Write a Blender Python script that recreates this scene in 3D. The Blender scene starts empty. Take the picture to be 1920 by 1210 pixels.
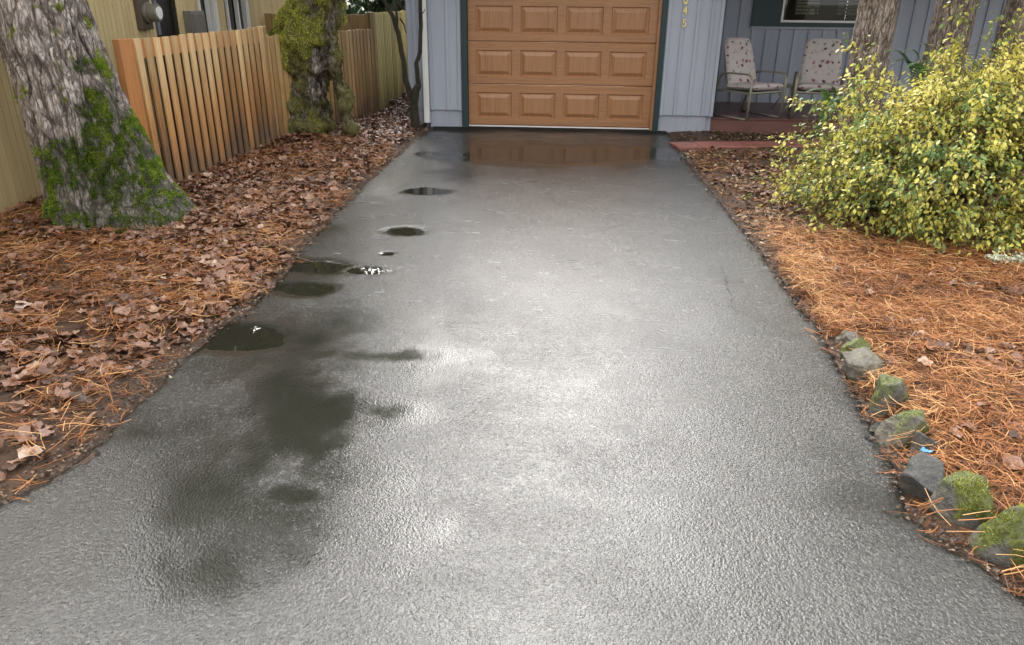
import bpy, math, random
import numpy as np
from mathutils import Vector, Matrix
random.seed(7)
RNG = np.random.default_rng(11)
R = math.radians
scene = bpy.context.scene
COL = scene.collection

# ------------------------------------------------------------------ camera
CAM = np.array([1.24251685, -10.2438109, 1.59621747])
YAW, PITCH, ROLL, FPX = -0.0602445642, 0.410687352, 0.0105144648, 1396.60898

def cam_axes():
    cy, sy, cp, sp = math.cos(YAW), math.sin(YAW), math.cos(PITCH), math.sin(PITCH)
    fwd = np.array([sy*cp, cy*cp, -sp]); right = np.array([cy, -sy, 0.0]); up = np.cross(right, fwd)
    cr, sr = math.cos(ROLL), math.sin(ROLL)
    return cr*right+sr*up, -sr*right+cr*up, fwd
CR, CU, CF = cam_axes()

def ray(px, py):
    return CF + CR*((px-960)/FPX) - CU*((py-605)/FPX)
def at(px, py, z=0.0):
    d = ray(px, py); t = (z-CAM[2])/d[2]; return CAM+t*d
def at_y(px, py, y):
    d = ray(px, py); t = (y-CAM[1])/d[1]; return CAM+t*d
def at_x(px, py, x):
    d = ray(px, py); t = (x-CAM[0])/d[0]; return CAM+t*d
def to_px(P):
    d = np.asarray(P, float)-CAM; z = d@CF
    return 960+FPX*(d@CR)/z, 605-FPX*(d@CU)/z

cam_d = bpy.data.cameras.new('camera'); cam = bpy.data.objects.new('camera', cam_d); COL.objects.link(cam)
cam_d.sensor_width = 36; cam_d.sensor_fit = 'HORIZONTAL'; cam_d.lens = 36*FPX/1920
cam_d.clip_start = 0.05; cam_d.clip_end = 1500
M = Matrix.Identity(4)
for i in range(3):
    M[i][0], M[i][1], M[i][2], M[i][3] = CR[i], CU[i], -CF[i], CAM[i]
cam.matrix_world = M
scene.camera = cam

# ------------------------------------------------------------------ noise
def _h(ix, iy, iz, seed):
    n = (ix.astype(np.int64)*374761393 + iy.astype(np.int64)*668265263 + iz.astype(np.int64)*2147483647 + seed*974634777) & 0xffffffff
    n = ((n ^ (n >> 13))*1274126177) & 0xffffffff
    n = ((n ^ (n >> 16))*2246822519) & 0xffffffff
    n = n ^ (n >> 15)
    return (n & 0xffffff)/float(0xffffff)*2-1
def vn(x, y, z=0.0, seed=0):
    x, y, z = np.broadcast_arrays(np.asarray(x, float), np.asarray(y, float), np.asarray(z, float))
    ix, iy, iz = np.floor(x), np.floor(y), np.floor(z)
    fx, fy, fz = x-ix, y-iy, z-iz
    fx, fy, fz = [f*f*(3-2*f) for f in (fx, fy, fz)]
    r = 0
    for a in (0, 1):
        for b in (0, 1):
            for c in (0, 1):
                w = (fx if a else 1-fx)*(fy if b else 1-fy)*(fz if c else 1-fz)
                r = r + w*_h(ix+a, iy+b, iz+c, seed)
    return r
def fbm(x, y, z=0.0, seed=0, o=4):
    r, a, f = 0, 0.5, 1.0
    for k in range(o):
        r = r + a*vn(np.asarray(x)*f, np.asarray(y)*f, np.asarray(z)*f, seed+k*17); a *= .5; f *= 2.03
    return r
def sstep(a, b, x):
    t = np.clip((np.asarray(x, float)-a)/(b-a), 0, 1); return t*t*(3-2*t)

# ------------------------------------------------------------------ materials
def mat(name):
    m = bpy.data.materials.new(name); m.use_nodes = True
    nt = m.node_tree; b = nt.nodes['Principled BSDF']
    return m, nt, b
def nd(nt, t, **kw):
    n = nt.nodes.new(t)
    for k, v in kw.items():
        if k in n.inputs: n.inputs[k].default_value = v
        else: setattr(n, k, v)
    return n
def lk(nt, a, ao, b, bi): nt.links.new(a.outputs[ao], b.inputs[bi])
def ramp(nt, stops, interp='LINEAR'):
    n = nt.nodes.new('ShaderNodeValToRGB'); cr = n.color_ramp; cr.interpolation = interp
    while len(cr.elements) < len(stops): cr.elements.new(0.5)
    for e, (p, c) in zip(cr.elements, stops):
        e.position = p; e.color = (c[0], c[1], c[2], 1)
    return n
def mixc(nt, fac, a, b, mode='MIX'):
    n = nt.nodes.new('ShaderNodeMix'); n.data_type = 'RGBA'; n.blend_type = mode; n.clamp_result = False
    for sock, v in ((n.inputs[0], fac), (n.inputs[6], a), (n.inputs[7], b)):
        if hasattr(v, 'is_output') : nt.links.new(v, sock)
        elif isinstance(v, (int, float)): sock.default_value = v
        else: sock.default_value = (v[0], v[1], v[2], 1)
    return n.outputs[2]
def math_n(nt, op, a, b=0.0, clamp=False):
    n = nt.nodes.new('ShaderNodeMath'); n.operation = op; n.use_clamp = clamp
    for i, v in enumerate((a, b)):
        if hasattr(v, 'is_output'): nt.links.new(v, n.inputs[i])
        else: n.inputs[i].default_value = v
    return n.outputs[0]
def coords(nt, scale=(1, 1, 1), kind='Object', rot=(0, 0, 0)):
    tc = nt.nodes.new('ShaderNodeTexCoord'); mp = nt.nodes.new('ShaderNodeMapping')
    mp.inputs['Scale'].default_value = scale; mp.inputs['Rotation'].default_value = rot
    nt.links.new(tc.outputs[kind], mp.inputs['Vector']); return mp.outputs[0]
def noise(nt, vec, scale, detail=4, rough=.55, dist=0):
    n = nt.nodes.new('ShaderNodeTexNoise'); n.inputs['Scale'].default_value = scale
    n.inputs['Detail'].default_value = detail; n.inputs['Roughness'].default_value = rough; n.inputs['Distortion'].default_value = dist
    if vec is not None: nt.links.new(vec, n.inputs['Vector'])
    return n
def bump(nt, height, strength, dist, bsdf, normal=None):
    n = nt.nodes.new('ShaderNodeBump'); n.inputs['Strength'].default_value = strength; n.inputs['Distance'].default_value = dist
    nt.links.new(height, n.inputs['Height'])
    if normal is not None: nt.links.new(normal, n.inputs['Normal'])
    if bsdf is not None: nt.links.new(n.outputs[0], bsdf.inputs['Normal'])
    return n.outputs[0]
def attr(nt, name):
    n = nt.nodes.new('ShaderNodeAttribute'); n.attribute_name = name; return n

def simple(name, c, rough=.6, metal=0.0, var=.18, vscale=8, bmp=0.0, bscale=60, spec=None, vec_scale=(1, 1, 1)):
    m, nt, b = mat(name)
    v = coords(nt, vec_scale)
    n1 = noise(nt, v, vscale, 5, .6)
    lo = [x*(1-var) for x in c]; hi = [min(1, x*(1+var)) for x in c]
    r = ramp(nt, [(.3, lo), (.7, hi)]); lk(nt, n1, 'Fac', r, 'Fac')
    lk(nt, r, 'Color', b, 'Base Color')
    b.inputs['Roughness'].default_value = rough; b.inputs['Metallic'].default_value = metal
    if spec is not None: b.inputs['Specular IOR Level'].default_value = spec
    if bmp:
        n2 = noise(nt, v, bscale, 4, .6); bump(nt, n2.outputs['Fac'], bmp, .01, b)
    return m

# ------------------------------------------------------------------ mesh helpers
def link_mesh(name, V, F, m, parent=None, fattr=None, vattr=None, smooth=False, slots=None):
    """V (n,3); F list of faces or an (n,k) array"""
    me = bpy.data.meshes.new(name)
    V = np.asarray(V, np.float32)
    if isinstance(F, np.ndarray):
        k = F.shape[1]; n = F.shape[0]
        me.vertices.add(len(V)); me.vertices.foreach_set('co', V.ravel())
        me.loops.add(n*k); me.loops.foreach_set('vertex_index', F.astype(np.int32).ravel())
        me.polygons.add(n); me.polygons.foreach_set('loop_start', np.arange(0, n*k, k, dtype=np.int32))
        me.polygons.foreach_set('loop_total', np.full(n, k, np.int32))
        me.update(calc_edges=True); me.validate()
    else:
        me.from_pydata([tuple(map(float, v)) for v in V], [], F); me.update()
    if fattr is not None:
        a = me.attributes.new('tone', 'FLOAT', 'FACE'); a.data.foreach_set('value', np.asarray(fattr, np.float32))
    for nm, arr in (vattr or {}).items():
        a = me.attributes.new(nm, 'FLOAT', 'POINT'); a.data.foreach_set('value', np.asarray(arr, np.float32))
    if smooth: me.polygons.foreach_set('use_smooth', np.ones(len(me.polygons), bool))
    for mm in (m if isinstance(m, (list, tuple)) else [m]): me.materials.append(mm)
    if slots is not None: me.polygons.foreach_set('material_index', np.asarray(slots, np.int32))
    o = bpy.data.objects.new(name, me); COL.objects.link(o)
    if parent is not None:
        o.parent = parent
    return o

class MB:
    def __init__(s): s.v = []; s.f = []; s.t = []; s.s = []
    def add(s, vs, fs, tone=.5, slot=0):
        o = len(s.v); s.v += [tuple(v) for v in vs]; s.f += [tuple(i+o for i in f) for f in fs]
        s.t += [tone]*len(fs); s.s += [slot]*len(fs)
    def box(s, x0, x1, y0, y1, z0, z1, tone=.5, slot=0, mt=None):
        vs = [Vector(p) for p in ((x0,y0,z0),(x1,y0,z0),(x1,y1,z0),(x0,y1,z0),(x0,y0,z1),(x1,y0,z1),(x1,y1,z1),(x0,y1,z1))]
        if mt is not None: vs = [mt @ v for v in vs]
        s.add(vs, [(3,2,1,0),(4,5,6,7),(0,1,5,4),(1,2,6,5),(2,3,7,6),(3,0,4,7)], tone, slot)
    def tube(s, pts, rad, n=8, tone=.5, cap=True, squash=None, slot=0):
        pts = [Vector(p) for p in pts]
        if not hasattr(rad, '__len__'): rad = [rad]*len(pts)
        rings = []; up = Vector((0, 0, 1)); prev = None
        for i, p in enumerate(pts):
            d = (pts[min(i+1, len(pts)-1)]-pts[max(i-1, 0)]).normalized()
            if prev is None:
                a = d.cross(up)
                if a.length < .05: a = d.cross(Vector((1, 0, 0)))
            else: a = prev - d*prev.dot(d)
            a.normalize(); b = d.cross(a); prev = a
            sx, sy = squash or (1, 1)
            rings.append([p+a*(rad[i]*sx*math.cos(2*math.pi*k/n))+b*(rad[i]*sy*math.sin(2*math.pi*k/n)) for k in range(n)])
        vs = [v for r in rings for v in r]; fs = []
        for i in range(len(pts)-1):
            for k in range(n):
                fs.append((i*n+k, i*n+(k+1) % n, (i+1)*n+(k+1) % n, (i+1)*n+k))
        if cap:
            fs.append(tuple(range(n-1, -1, -1))); fs.append(tuple((len(pts)-1)*n+k for k in range(n)))
        s.add(vs, fs, tone, slot)
    def build(s, name, m, parent=None, smooth=False, bevel=0, slots=False):
        o = link_mesh(name, s.v, s.f, m, parent, fattr=s.t, smooth=smooth, slots=s.s if slots else None)
        if bevel:
            b = o.modifiers.new('bevel', 'BEVEL'); b.width = bevel; b.segments = 2; b.limit_method = 'ANGLE'; b.angle_limit = R(40)
        return o

def tag(o, label=None, cat=None, group=None, kind=None):
    if label: o['label'] = label
    if cat: o['category'] = cat
    if group: o['group'] = group
    if kind: o['kind'] = kind
    return o
def thing(name, label, cat, loc=(0, 0, 0), group=None, rz=0.0):
    o = bpy.data.objects.new(name, None); COL.objects.link(o); o.location = loc; o.rotation_euler = (0, 0, rz)
    o.empty_display_size = .1
    return tag(o, label, cat, group)

def copies(V, F, pos, rot, scl):
    """instance template verts V(n,3) faces F(m,k) with arrays pos(N,3), rot(N,3,3), scl(N,)"""
    P = np.einsum('nij,vj->nvi', rot, V)*np.asarray(scl)[:, None, None]+pos[:, None, :]
    N, n = P.shape[:2]
    FF = (F[None]+(np.arange(N)*n)[:, None, None]).reshape(-1, F.shape[1])
    return P.reshape(-1, 3), FF
def rots(az, tilt, roll):
    """Rz(az) Ry(tilt) Rx(roll)"""
    ca, sa, ct, st, cr, sr = np.cos(az), np.sin(az), np.cos(tilt), np.sin(tilt), np.cos(roll), np.sin(roll)
    A = np.zeros((len(az), 3, 3))
    A[:,0,0]=ca*ct; A[:,0,1]=ca*st*sr-sa*cr; A[:,0,2]=ca*st*cr+sa*sr
    A[:,1,0]=sa*ct; A[:,1,1]=sa*st*sr+ca*cr; A[:,1,2]=sa*st*cr-ca*sr
    A[:,2,0]=-st;   A[:,2,1]=ct*sr;          A[:,2,2]=ct*cr
    return A

# ------------------------------------------------------------------ world and light
SUN_EL, SUN_AZ = R(32), R(-17)          # azimuth measured clockwise from +Y
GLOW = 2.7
w = bpy.data.worlds.new('World'); scene.world = w; w.use_nodes = True; w.cycles.sampling_method = 'NONE'
nt = w.node_tree; bg = nt.nodes['Background']
sky = nt.nodes.new('ShaderNodeTexSky'); sky.sky_type = 'NISHITA'; sky.sun_disc = False
sky.sun_elevation = SUN_EL; sky.sun_rotation = SUN_AZ % (2*math.pi); sky.air_density = 1.0; sky.dust_density = 3.0
hs = nt.nodes.new('ShaderNodeHueSaturation'); hs.inputs['Saturation'].default_value = .18
lk(nt, sky, 'Color', hs, 'Color')
tc = nt.nodes.new('ShaderNodeTexCoord')
cl = noise(nt, tc.outputs['Generated'], 2.2, 5, .55, .4)
cr_ = ramp(nt, [(.3, (.72, .72, .73)), (.62, (1.25, 1.23, 1.2))]); lk(nt, cl, 'Fac', cr_, 'Fac')
over = nt.nodes.new('ShaderNodeSeparateXYZ'); lk(nt, tc, 'Generated', over, 0)
zz = math_n(nt, 'MAXIMUM', over.outputs['Z'], 0.0)
g = math_n(nt, 'MULTIPLY_ADD', zz, 7.0); g.node.inputs[2].default_value = 8.0
cloud = mixc(nt, 1.0, cr_.outputs['Color'], g, 'MULTIPLY')
skyb = mixc(nt, .7, hs.outputs['Color'], cloud)
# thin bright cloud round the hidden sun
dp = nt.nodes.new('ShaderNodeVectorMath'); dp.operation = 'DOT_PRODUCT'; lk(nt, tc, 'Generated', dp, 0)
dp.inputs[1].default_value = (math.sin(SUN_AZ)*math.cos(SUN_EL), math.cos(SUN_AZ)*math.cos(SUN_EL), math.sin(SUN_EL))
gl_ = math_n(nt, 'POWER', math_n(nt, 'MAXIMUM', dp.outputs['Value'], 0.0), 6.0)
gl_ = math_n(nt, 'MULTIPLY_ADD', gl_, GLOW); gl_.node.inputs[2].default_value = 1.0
# second bright lobe added to the sky to whiten the driveway's near left sheen
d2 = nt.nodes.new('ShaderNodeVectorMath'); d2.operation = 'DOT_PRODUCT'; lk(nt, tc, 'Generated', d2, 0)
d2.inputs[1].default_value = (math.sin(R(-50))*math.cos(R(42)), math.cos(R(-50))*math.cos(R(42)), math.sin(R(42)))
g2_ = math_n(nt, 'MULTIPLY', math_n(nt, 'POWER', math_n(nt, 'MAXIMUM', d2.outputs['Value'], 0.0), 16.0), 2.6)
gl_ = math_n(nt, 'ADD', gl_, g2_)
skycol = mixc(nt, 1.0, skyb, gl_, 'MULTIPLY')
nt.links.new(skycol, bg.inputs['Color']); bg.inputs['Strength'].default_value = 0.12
sd = bpy.data.lights.new('sun', 'SUN'); sd.energy = 0.7; sd.angle = R(35); sd.color = (1, .95, .86)
so = bpy.data.objects.new('sun', sd); COL.objects.link(so)
sv = Vector((math.sin(SUN_AZ)*math.cos(SUN_EL), math.cos(SUN_AZ)*math.cos(SUN_EL), math.sin(SUN_EL)))
so.rotation_euler = sv.to_track_quat('Z', 'Y').to_euler()
scene.view_settings.view_transform = 'Standard'; scene.view_settings.look = 'None'
scene.view_settings.exposure = 0.97; scene.view_settings.gamma = 1
scene.render.engine = 'CYCLES'
scene.cycles.use_denoising = True
scene.cycles.max_bounces = 6; scene.cycles.transparent_max_bounces = 8
scene.cycles.sample_clamp_indirect = 3.0; scene.cycles.sample_clamp_direct = 7.0; scene.cycles.caustics_reflective = False; scene.cycles.caustics_refractive = False

# ------------------------------------------------------------------ driveway edges and ground height
LPX = [(806,243),(790,254),(755,285),(700,330),(640,390),(590,440),(545,490),(510,540),(460,585),(400,622),(356,662),(300,712),(235,765),(160,850),(80,900),(0,942)]
RPX = [(1250,247),(1263,268),(1275,285),(1302,322),(1340,362),(1400,440),(1470,530),(1550,640),(1590,700),(1622,770),(1645,825),(1685,885),(1700,955),(1765,1015),(1850,1060),(1920,1118)]
LW = np.array([at(*p)[:2] for p in LPX]); RW = np.array([at(*p)[:2] for p in RPX])
LW = np.vstack([[LW[0,0], .6], LW, [-.66, -9.2], [-.75, -20]]); RW = np.vstack([[RW[0,0], .6], RW, [RW[-1,0]+.5, -9.3], [3.6, -20]])
LW = LW[np.argsort(LW[:,1])]; RW = RW[np.argsort(RW[:,1])]
def xl(y): return np.interp(y, LW[:,1], LW[:,0])
def xr(y): return np.interp(y, RW[:,1], RW[:,0])

def gh(x, y):
    x = np.asarray(x, float); y = np.asarray(y, float)
    dl = xl(y)-x; dr = x-xr(y)
    n = fbm(x*2.1, y*2.1, 0, 5)*.055 + fbm(x*7, y*7, 0, 9)*.02
    hl = -.008+sstep(.02, .32, dl)*(.034+n*.75)+sstep(.3, 1.5, dl)*(.012+n*.4)
    near = sstep(-4.6, -6.2, y)
    hr = -.010+sstep(.02, .35, dr)*(.012+n*.35+near*(.055+n*.5))
    h = np.where(dl > 0, hl, np.where(dr > 0, hr, -.03))
    h = np.where((dl <= .0) & (dr <= 0), -.03, h)
    # level under the house and its porch
    h = np.where((y > -.06) & (x > -.82), np.minimum(h, -.02), h)
    return h

# ---- soil
m_soil, nt, b = mat('wet_soil')
v = coords(nt); n1 = noise(nt, v, 3.5, 8, .65); n2 = noise(nt, v, 55, 6, .7)
r = ramp(nt, [(.25, (.030, .017, .011)), (.5, (.085, .045, .026)), (.8, (.17, .095, .055))])
mm = math_n(nt, 'ADD', math_n(nt, 'MULTIPLY', n1.outputs['Fac'], .5), math_n(nt, 'MULTIPLY', n2.outputs['Fac'], .5)); nt.links.new(mm, r.inputs['Fac'])
lk(nt, r, 'Color', b, 'Base Color'); b.inputs['Roughness'].default_value = .62
bump(nt, n2.outputs['Fac'], .9, .03, b)
gx = np.arange(-5.0, 8.0, .055); gy = np.arange(-12, 5.0, .055)
GX, GY = np.meshgrid(gx, gy); GZ = gh(GX, GY)
V = np.stack([GX, GY, GZ], -1).reshape(-1, 3); nx, ny = len(gx), len(gy)
I = (np.arange(ny-1)[:, None]*nx+np.arange(nx-1)[None]).ravel()
F = np.stack([I, I+1, I+nx+1, I+nx], 1)
tag(link_mesh('ground', V, F, m_soil, smooth=True), kind='structure')
m_far = simple('far_ground', (.06, .05, .03), .9, 0, .4, .4)
tag(link_mesh('terrain', [(-400,-400,-.14),(400,-400,-.14),(400,400,-.14),(-400,400,-.14)], [(0,1,2,3)], m_far), kind='structure')

# ---- driveway with dips that hold water
PUD = [(452,636,98,25), (565,540,58,13), (592,499,62,14), (692,507,34,6), (766,433,42,8), (729,476,15,3), (806,358,40,6.5), (832,289,52,5), (1055,290,205,15)]
FILM = [(430,965,210,130,.72), (410,810,210,60,.5), (300,1065,150,65,.8), (590,1000,210,80,.6), (600,680,170,50,.5), (620,880,150,70,.5), (590,770,140,85,.85), (470,835,90,55,.8), (575,930,85,22,1), (330,1085,90,42,1), (420,960,130,70,.6), (690,668,110,13,1), (640,429,46,10,.8), (270,810,62,30,.7),
        (700,772,130,22,.8), (745,1070,55,16,.7), (690,600,70,22,.7), (650,1000,130,45,.55), (820,322,75,16,.7), (520,636,110,26,.9), (590,520,130,32,.5), (740,350,60,14,.6), (1050,285,230,22,.9), (1560,930,110,30,.35)]
rows = np.concatenate([np.arange(-18, -9.4, .3), np.arange(-9.4, -4, .022), np.arange(-4, -1.5, .03), np.arange(-1.5, .031, .018)])
NC = 150
tt = np.linspace(0, 1, NC)
YY = np.repeat(rows[:, None], NC, 1)
ed = lambda y, s: fbm(y*3.1, y*0+s, 0, 31, 3)*.05+fbm(y*19, y*0+s, 0, 7, 4)*.030
XLr = xl(rows)+ed(rows, 1.5); XRr = xr(rows)+ed(rows, 8.5)
XX = XLr[:, None]+(XRr-XLr)[:, None]*tt[None]
px, py = to_px(np.stack([XX, YY, XX*0], -1))
vis = YY > -9.2
def ell(cx, cy, a, b_, wob=.25):
    d = np.sqrt(((px-cx)/a)**2+((py-cy)/b_)**2)
    return d+wob*(fbm(XX*3.2, YY*2.2, 0, int(cx), 5)*1.5+fbm(XX*14, YY*9, 0, int(cx)+5, 3)*.45)
ZZ = fbm(XX*1.3, YY*1.3, 0, 3, 3)*.005+fbm(XX*3.1, YY*3.1, 0, 13, 2)*.0030+fbm(XX*8, YY*8, 0, 21, 3)*.0006
wet = np.zeros_like(XX)
for (cx, cy, a, b_) in PUD:
    d = ell(cx, cy, a, b_, .42)
    ZZ = ZZ*(1-.9*np.exp(-(d/1.4)**4)) - .010*np.where(vis, np.clip(1-d*d*.55, -.0, 1), 0)
    wet = np.maximum(wet, np.where(vis, 1-sstep(.85, 1.7, d), 0))
for (cx, cy, a, b_, s) in FILM:
    d = ell(cx, cy, a, b_, 1.0)
    wet = np.maximum(wet, np.where(vis, s*(1-sstep(-.1, 1.85, d)), 0))
wet = np.clip(wet+fbm(XX*1.3, YY*2.3, 0, 77, 4)*.30+fbm(XX*16, YY*11, 0, 78, 3)*.10*wet-.05, 0, 1)
dry = sstep(-.62, -.25, YY+fbm(XX*1.6, YY*2, 0, 51, 3)*.22)
# worn, rounded edge: sides fold down to the soil
edge_in = np.minimum(XX-XLr[:, None], XRr[:, None]-XX)
ZZ = ZZ-.007*(1-sstep(0, .035, edge_in))
Xf = np.concatenate([XX[:, :1]-.012, XX, XX[:, -1:]+.012], 1); Yf = np.concatenate([YY[:, :1], YY, YY[:, -1:]], 1)
Zf = np.concatenate([ZZ[:, :1]*0-.05, ZZ, ZZ[:, -1:]*0-.05], 1)
pad = lambda A: np.concatenate([A[:, :1], A, A[:, -1:]], 1)
nx, ny = NC+2, len(rows)
I = (np.arange(ny-1)[:, None]*nx+np.arange(nx-1)[None]).ravel()
F = np.stack([I, I+1, I+nx+1, I+nx], 1)
m_asp, nt, b = mat('wet_asphalt')
v = coords(nt)
vor = nd(nt, 'ShaderNodeTexVoronoi', Scale=118.0); nt.links.new(v, vor.inputs['Vector'])
vo2 = nd(nt, 'ShaderNodeTexVoronoi', Scale=230.0); nt.links.new(v, vo2.inputs['Vector'])
nb = noise(nt, v, 9, 6, .65); nf = noise(nt, v, 420, 2, .5)
wa = attr(nt, 'wet').outputs['Fac']; da = attr(nt, 'dry').outputs['Fac']
stone = ramp(nt, [(.0, (.012, .012, .012)), (.45, (.030, .029, .027)), (.75, (.052, .050, .045)), (.92, (.075, .072, .063)), (1, (.15, .14, .12))])
lk(nt, vor, 'Color', stone, 'Fac')
sg = noise(nt, v, 46, 5, .75)
sgr = ramp(nt, [(.32, (.35, .35, .35)), (.5, (1, 1, 1)), (.7, (1.6, 1.57, 1.5))]); lk(nt, sg, 'Fac', sgr, 'Fac')
stg = mixc(nt, 1.0, stone.outputs['Color'], sgr.outputs['Color'], 'MULTIPLY')
c1 = mixc(nt, math_n(nt, 'MULTIPLY', nb.outputs['Fac'], .35), stg, (.045, .044, .04))
c2 = mixc(nt, wa, c1, (.022, .021, .015))
c3 = mixc(nt, da, c2, (.022, .022, .022))
nt.links.new(c3, b.inputs['Base Color'])
rr = nt.nodes.new('ShaderNodeMapRange'); nt.links.new(wa, rr.inputs['Value']); rr.inputs['To Min'].default_value = .24; rr.inputs['To Max'].default_value = .12
r2 = mixc(nt, da, rr.outputs[0], (.8, .8, .8))
r3 = math_n(nt, 'ADD', r2, math_n(nt, 'MULTIPLY', math_n(nt, 'SUBTRACT', noise(nt, coords(nt, (.8, 2.6, 1)), 2.6, 6, .62).outputs['Fac'], .5), .30)); nt.links.new(r3, b.inputs['Roughness'])
sp = math_n(nt, 'SUBTRACT', 1.0, math_n(nt, 'MULTIPLY', da, .9)); nt.links.new(sp, b.inputs['Specular IOR Level'])
hgt = math_n(nt, 'ADD', math_n(nt, 'ADD', math_n(nt, 'MULTIPLY', vor.outputs['Distance'], -.9), math_n(nt, 'MULTIPLY', vo2.outputs['Distance'], -.45)), math_n(nt, 'MULTIPLY', noise(nt, v, 68, 4, .7).outputs['Fac'], 1.7))
bn = nt.nodes.new('ShaderNodeBump'); bn.inputs['Distance'].default_value = .0022
nt.links.new(hgt, bn.inputs['Height'])
bs = math_n(nt, 'MULTIPLY', math_n(nt, 'SUBTRACT', 1.05, wa), math_n(nt, 'MULTIPLY', attr(nt, 'grain').outputs['Fac'], math_n(nt, 'ADD', .25, math_n(nt, 'MULTIPLY', noise(nt, v, 1.9, 6, .7).outputs['Fac'], .95)))); nt.links.new(bs, bn.inputs['Strength'])
nt.links.new(bn.outputs[0], b.inputs['Normal'])
tag(link_mesh('driveway', np.stack([Xf, Yf, Zf], -1).reshape(-1, 3), F, m_asp, smooth=True,
              vattr={'wet': pad(wet).ravel(), 'dry': pad(dry).ravel(), 'grain': pad(1+.9*sstep(-6.2, -2.5, YY+fbm(XX*.8, YY*.8, 0, 19, 3)*1.2)).ravel()}), kind='structure')

# ---- standing water in the dips
m_wat, nt, b = mat('puddle_water')
b.inputs['Base Color'].default_value = (.020, .019, .013, 1); b.inputs['Roughness'].default_value = .015; b.inputs['IOR'].default_value = 1.33
n1 = noise(nt, coords(nt), 14, 2, .5); bump(nt, n1.outputs['Fac'], .03, .01, b)
m_film, nt, b = mat('thin_water_film')
b.inputs['Base Color'].default_value = (.020, .019, .015, 1); b.inputs['Roughness'].default_value = .10; b.inputs['IOR'].default_value = 1.4
bump(nt, noise(nt, coords(nt), 60, 3, .6).outputs['Fac'], .05, .004, b)
for ip, (cx, cy, a, b_) in enumerate(PUD):
    ps = []
    for k in range(72):
        t = 2*math.pi*k/72
        p = at(cx+a*1.22*math.cos(t), cy+b_*1.22*math.sin(t))
        p[0] = max(p[0], float(np.interp(p[1], rows, XLr))+.012)
        ps.append((p[0], p[1], -.0050-.0004*(ip % 3)))
    tag(link_mesh('puddle', ps, [tuple(range(71, -1, -1))], m_film if a > 150 else m_wat), kind='structure')

# ---- fine cracks
m_crk = simple('crack_shadow', (.008, .008, .008), .8)
def crack(pts, wd, seed):
    rg = random.Random(seed); P = [at(*p) for p in pts]; L = []
    for a, c in zip(P[:-1], P[1:]):
        for k in range(6):
            q = a+(c-a)*k/6; L.append((q[0]+rg.uniform(-.009, .009), q[1]+rg.uniform(-.012, .012)))
    vs, fs = [], []
    for i, (x, y) in enumerate(L):
        ww = wd*rg.uniform(.3, 1.1); vs += [(x-ww, y-ww*.4, .0045), (x+ww, y+ww*.4, .0045)]
        if i: fs.append((2*i-2, 2*i-1, 2*i+1, 2*i))
    tag(link_mesh('asphalt_crack', vs, fs, m_crk), kind='structure')
crack([(1352,500),(1360,522),(1364,540),(1373,556),(1369,570),(1381,586),(1392,590)], .0017, 1)
crack([(1398,590),(1412,596),(1432,602),(1450,611),(1468,620),(1480,632)], .0013, 2)
crack([(1369,570),(1358,580)], .0010, 4)
#PART2
# ================================================================== HOUSE
def paint(name, c, rough=.55, grime=.12):
    m, nt, b = mat(name)
    v = coords(nt); n1 = noise(nt, coords(nt, (1, 1, .25)), 3.0, 6, .6); n2 = noise(nt, coords(nt, (1, 1, .06)), 60, 4, .6)
    t = attr(nt, 'tone').outputs['Fac']
    r = ramp(nt, [(.25, [x*(1-grime*1.6) for x in c]), (.55, c), (.85, [min(1, x*(1+grime)) for x in c])])
    f = math_n(nt, 'ADD', math_n(nt, 'MULTIPLY', n1.outputs['Fac'], .6), math_n(nt, 'MULTIPLY', n2.outputs['Fac'], .4))
    nt.links.new(f, r.inputs['Fac'])
    nt.links.new(mixc(nt, .25, r.outputs['Color'], mixc(nt, t, [x*.6 for x in c], [min(1, x*1.3) for x in c])), b.inputs['Base Color'])
    b.inputs['Roughness'].default_value = rough
    bump(nt, n2.outputs['Fac'], .25, .004, b)
    return m
m_blue = paint('blue_grey_paint', (.385, .42, .495))
m_porchblue = paint('porch_blue_grey_paint', (.31, .345, .41))
m_found = paint('painted_concrete', (.38, .40, .47), .8, .2)
m_teal = paint('dark_teal_paint', (.009, .034, .038), .5)
m_white = paint('white_paint', (.78, .78, .76), .4, .06)
m_black = simple('black_plastic', (.01, .01, .011), .4)
m_roofm = simple('roof_shingle', (.045, .042, .04), .9, 0, .4, 30)

def wood_grain(name, c, stretch, rough=.38):
    m, nt, b = mat(name)
    v = coords(nt, stretch)
    n1 = noise(nt, v, 3.0, 6, .62, 1.2); n2 = noise(nt, v, 22, 4, .6, .6)
    f = math_n(nt, 'ADD', math_n(nt, 'MULTIPLY', n1.outputs['Fac'], .55), math_n(nt, 'MULTIPLY', n2.outputs['Fac'], .45))
    r = ramp(nt, [(.28, [x*.55 for x in c]), (.5, c), (.72, [min(1, x*1.25) for x in c])]); nt.links.new(f, r.inputs['Fac'])
    lk(nt, r, 'Color', b, 'Base Color'); b.inputs['Roughness'].default_value = rough
    bump(nt, n2.outputs['Fac'], .12, .003, b)
    return m
DOORC = (.36, .175, .078)
m_dh = wood_grain('door_wood_horizontal', DOORC, (.35, 4, 9))
m_dv = wood_grain('door_wood_vertical', DOORC, (8, 4, .35))

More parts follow.
